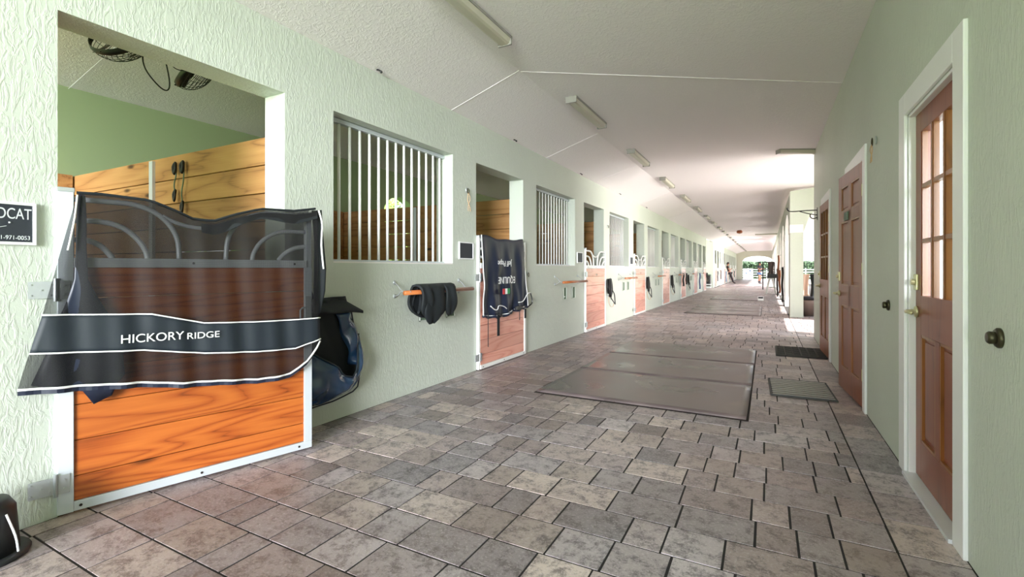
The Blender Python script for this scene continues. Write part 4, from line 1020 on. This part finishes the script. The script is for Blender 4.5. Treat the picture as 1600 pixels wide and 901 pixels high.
# leaning back on the wall of the second block, arms folded; local -X is the wall
J = dict(pelvis=(-.26, 0, .92), waist=(-.33, 0, 1.08), chest=(-.40, 0, 1.28), neck0=(-.42, 0, 1.44), neck=(-.41, 0, 1.5), head0=(-.38, 0, 1.55), head1=(-.36, 0, 1.63), head2=(-.37, 0, 1.69),
         hipL=(-.22, -.09, .86), hipR=(-.22, .09, .86), kneeL=(-.08, -.1, .48), kneeR=(-.12, .1, .47), calfL=(-.03, -.1, .34), calfR=(-.07, .1, .33), ankleL=(.04, -.1, .09), ankleR=(0, .1, .09), toeL=(.2, -.11, .05), toeR=(.16, .12, .05),
         shL=(-.41, -.17, 1.39), shR=(-.41, .17, 1.39), elbL=(-.28, -.24, 1.14), elbR=(-.28, .24, 1.14), wrL=(-.14, -.03, 1.17), wrR=(-.12, .05, 1.2), palmL=(-.12, .05, 1.2), palmR=(-.11, -.03, 1.24), face=(1, -.15, -.2))
person('person', (-2.42, 42.8, 0), 0, 'person in dark shirt and charcoal trousers leaning back against the stall wall with arms folded', J, 'shirt', 'trouser', 'skin', 'boot')
J = dict(pelvis=(0, 0, .93), waist=(0, 0, 1.09), chest=(0, 0, 1.29), neck0=(0, 0, 1.45), neck=(.01, 0, 1.51), head0=(.03, 0, 1.57), head1=(.035, 0, 1.64), head2=(.03, 0, 1.70),
         hipL=(0, .09, .86), hipR=(0, -.09, .86), kneeL=(.02, .1, .48), kneeR=(.03, -.1, .48), calfL=(-.01, .1, .34), calfR=(-.01, -.1, .34), ankleL=(-.04, .1, .09), ankleR=(-.02, -.1, .09), toeL=(.12, .11, .05), toeR=(.14, -.12, .05),
         shL=(0, .18, 1.4), shR=(0, -.18, 1.4), elbL=(.03, .22, 1.13), elbR=(.05, -.22, 1.13), wrL=(.22, .1, 1.18), wrR=(.24, -.08, 1.2), palmL=(.3, .06, 1.21), palmR=(.31, -.04, 1.23), face=(1, 0, -.35))
person('person', (-.5, 42.9, 0), -.5, 'person in black T-shirt, denim shorts and tall boots standing mid-aisle looking at their hands', J, 'shirt2', 'denim', 'skin2', 'boot', True)

# ------------------------------------------------------------------ far right side clutter
hung_cloth('leather_apron', 21.3, .75, 1.72, .42, 'tan', 'brown leather tack hanging high on an arcade pillar', 'tack', wallx=AX, x=AX-.1, grp='brown leather tack on the arcade')
hung_cloth('leather_apron', 19.9, .35, 1.15, .36, 'tan', 'lower brown leather tack hanging near the floor by an arcade pillar', 'tack', wallx=AX, x=AX-.09, grp='brown leather tack on the arcade')
hung_cloth('leather_apron', 22.4, .1, 1.2, .3, 'trouser', 'dark brown cloth hanging behind the brown leather tack', 'tack', x=AX-.12, wallx=AX)
hung_cloth('lead_strap', 17.9, .15, 1.25, .12, 'black', 'long black straps hanging on the arcade pillar', 'strap', x=AX-.05, wallx=AX)
t = thing('rack_frame', (.1, 31.6, 0), 'black metal tack rack frame on the right of the aisle', 'rack')
for x in (-.3, .3): b_ = MB(); b_.box((x-.03, -.02, 0), (x+.03, .04, 1.6)); b_.build('upright', 'black', t)
for z in (1.57, 1.15, .7): b_ = MB(); b_.box((-.3, -.02, z), (.3, .04, z+.05)); b_.build('crossbar', 'black', t)
hung_cloth('tack_bundle', 31.54, .7, 1.6, .35, 'shirt', 'dark brown tack bundle hanging on the black rack frame', 'tack', x=.22, axis='X')
t = thing('saddle_stand', (.18, 26.1, 0), 'white A-frame saddle stand in the far aisle', 'stand')
for x in (-.14, .14):
    for y in (-.2, .2):
        b_ = MB(); b_.tube([(x*1.5, y*1.3, 0), (x*.5, y*.7, .72)], .045, 6); b_.build('leg', 'barwhite', t)
b_ = MB(); b_.box((-.12, -.2, .7), (.12, .2, .76)); b_.build('top_board', 'barwhite', t); b_ = MB(); b_.box((-.16, -.26, .3), (.16, -.23, .35)); b_.build('brace', 'barwhite', t)
t = thing('grooming_tray', (.42, 26.0, .77), 'black grooming tray resting beside the white saddle stand', 'tray'); t.location = (.22, 26.1, .762)
b_ = MB(); b_.box((-.2, -.15, 0), (.2, .15, .02)); b_.box((-.2, -.15, 0), (-.18, .15, .2)); b_.box((.18, -.15, 0), (.2, .15, .2)); b_.box((-.2, -.15, 0), (.2, -.13, .2)); b_.box((-.2, .13, 0), (.2, .15, .2)); b_.build('tray_body', 'black', t)
b_ = MB(); b_.tube([(-.19, 0, .2), (-.1, 0, .3), (.1, 0, .3), (.19, 0, .2)], .012, 6, sub=3); b_.build('handle', 'black', t)
t = thing('tote_box', (-.2, 20.2, .016), 'small white tote with dark contents at the near edge of the third mat set', 'tote')
b_ = MB(); b_.box((-.1, -.08, 0), (-.085, .08, .15)); b_.box((.085, -.08, 0), (.1, .08, .15)); b_.box((-.1, -.08, 0), (.1, -.07, .08)); b_.box((-.1, .07, 0), (.1, .08, .15)); b_.box((-.1, -.08, 0), (.1, .08, .01)); b_.build('tote_body', 'barwhite', t, bevel=.004)
b_ = MB(); b_.box((-.08, -.065, .01), (.08, .065, .13)); b_.build('contents', 'boot', t, bevel=.01)
# near gallery: rail with clothes, bin, chair
t = thing('blanket_rail', (0, 0, 0), 'white rail behind the first arch carrying a beige cloth and a black jacket', 'rail'); t.location = (1.2, 15.1, 0)
b_ = MB(); b_.tube([(-.6, 0, 1.04), (.9, 0, 1.04)], .02, 8); b_.build('top_rail', 'barwhite', t)
for x in (-.55, .85): b_ = MB(); b_.tube([(x, 0, 0), (x, 0, 1.04)], .02, 8); b_.build('post', 'barwhite', t)
hung_cloth('riding_breeches', 15.02, .5, 1.05, .22, 'beige', 'beige riding breeches hanging over the rail behind the first arch', 'breeches', x=.90, axis='X', thick=.06)
hung_cloth('black_jacket', 15.02, .42, 1.05, .2, 'blackcloth', 'black jacket hanging over the rail right of the beige breeches', 'jacket', x=1.12, axis='X', thick=.06)
t = thing('waste_bin', (.95, 14.45, 0), 'brown cylindrical bin standing inside the first arch', 'bin')
b_ = MB(); b_.lathe([(.11, 0), (.13, .3), (.135, .4)], 20); b_.build('body', 'brownbin', t, smooth_=True); b_ = MB(); b_.lathe([(.14, .4), (.142, .47), (.12, .49)], 20); b_.build('lid', 'boot', t, smooth_=True)
t = thing('garden_chair', (1.35, 14.6, 0), 'white garden chair half hidden behind the right wall corner', 'chair'); t.location = (1.42, 14.55, 0)
for x in (-.2, .2):
    for y in (-.2, .2): b_ = MB(); b_.tube([(x, y, 0), (x*.85, y*.85, .43)], .018, 6); b_.build('leg', 'barwhite', t)
b_ = MB(); b_.box((-.22, -.22, .42), (.22, .22, .45)); b_.build('seat', 'barwhite', t, bevel=.01)
b_ = MB(); b_.box((-.22, .18, .45), (.22, .21, .6)); b_.build('backrest', 'barwhite', t, bevel=.01)

# ------------------------------------------------------------------ beyond the end arch
t = thing('show_board', (-2.0, 62, 0), 'white board with blue grey floral marks standing beyond the end arch', 'board')
b_ = MB(); b_.box((-.42, 0, .12), (.6, .03, 1.24)); b_.build('panel', 'barwhite', t)
b_ = MB()
for (x, z, r_) in ((-.1, .7, .09), (.3, 1.0, .1), (-.05, 1.0, .05), (.3, .6, .07), (.12, .78, .05), (.42, .8, .06)): b_.lathe([(r_, 0), (r_*.6, .01)], 6, Matrix.Translation((x, -.002, z)) @ Matrix.Rotation(PI/2, 4, 'X'))
b_.build('floral_mark', 'denim', t)
for x in (-.35, .53): b_ = MB(); b_.box((x-.03, -.15, 0), (x+.03, .18, .12)); b_.build('foot', 'barwhite', t)
t = thing('rail_fence', (0, 65, 0), 'white four-rail paddock fence beyond the end arch', 'fence')
for z in (.25, .52, .8, 1.08): b_ = MB(); b_.box((-7, -.02, z), (7, .02, z+.09)); b_.build('rail', 'barwhite', t)
for x in range(-6, 8, 2): b_ = MB(); b_.box((x-.06, .02, 0), (x+.06, .12, 1.3)); b_.build('post', 'barwhite', t)

def make_tree(name, label, crown, trunk_h, seed, nleaf=1500, ls=.13):
    rnd = random.Random(seed); t = thing(name, (0, 0, 0), label, 'tree', 'trees outside the barn')
    b_ = MB(); b_.tube([(0, 0, 0), (.1, .05, trunk_h*.5), (0, 0, trunk_h)], [.16, .12, .1], 8); 
    for k in range(5): a = k*1.3; b_.tube([(0, 0, trunk_h*.8), (math.cos(a)*crown[0]*.5, math.sin(a)*crown[1]*.5, trunk_h+crown[2]*.4)], [.07, .03], 6)
    b_.build('trunk', 'bark', t, smooth_=True)
    b_ = MB(); cl = [(rnd.uniform(-.7, .7)*crown[0], rnd.uniform(-.7, .7)*crown[1], trunk_h+rnd.uniform(-.3, .9)*crown[2]) for _ in range(16)]
    for _ in range(nleaf):
        c_ = rnd.choice(cl); d_ = Vector((rnd.gauss(0, 1), rnd.gauss(0, 1), rnd.gauss(0, 1))).normalized()*rnd.uniform(.5, 1)*crown[2]*.5
        p = Vector(c_)+d_; p.z = max(.1, p.z); u = Vector((rnd.gauss(0, 1), rnd.gauss(0, 1), rnd.gauss(0, 1))).normalized()*ls*rnd.uniform(.7, 1.6); v_ = u.orthogonal().normalized()*ls*.6
        b_.quad(p-u, p-v_, p+u, p+v_)
    b_.build('foliage', 'leaf', t); return t
tr0 = make_tree('garden_tree', 'leafy green tree seen through the arched window of the third stall', (1.8, 1.8, 1.7), 1.9, 5, 2600, .12); index_kids(tr0)
tr0.location = (-12.6, 9.6, 0)
for (x, y, s_, lb) in ((-12.4, 5.2, 1, 'leafy tree showing through the board gaps behind the nearest stall'), (-12.8, 13.6, 1.1, 'leafy tree behind the fourth stall'), (-12.5, 1.2, .95, 'leafy tree outside behind the first stall')):
    o = copy_tree(tr0); o.location = (x, y, 0); o.scale = (s_,)*3; o.rotation_euler.z = x*y; o['label'] = lb
t = thing('hedge', (0, 68.5, 0), 'long dark green hedge beyond the white rail fence', 'hedge')
b_ = MB(); rnd = random.Random(9)
for _ in range(5200):
    p = Vector((rnd.uniform(-9, 9), rnd.uniform(-.7, .7), rnd.uniform(.05, 2.15))); u = Vector((rnd.gauss(0, 1), rnd.gauss(0, 1), rnd.gauss(0, 1))).normalized()*rnd.uniform(.1, .24); v_ = u.orthogonal().normalized()*.12
    b_.quad(p-u, p-v_, p+u, p+v_)
b_.build('foliage', 'hedgeleaf', t)
b_ = MB(); b_.box((-9, -.3, 0), (9, .3, 1.95)); b_.build('woody_core', 'hedgeleaf', t)
for k, (x, y) in enumerate(((9.5, 17), (10, 24), (9.8, 32))):
    o = copy_tree(tr0); o.location = (x, y, 0); o.rotation_euler.z = k*2.1; o['label'] = '%s tree in the yard beyond the arcade' % words[k]; o['group'] = 'trees beyond the arcade'
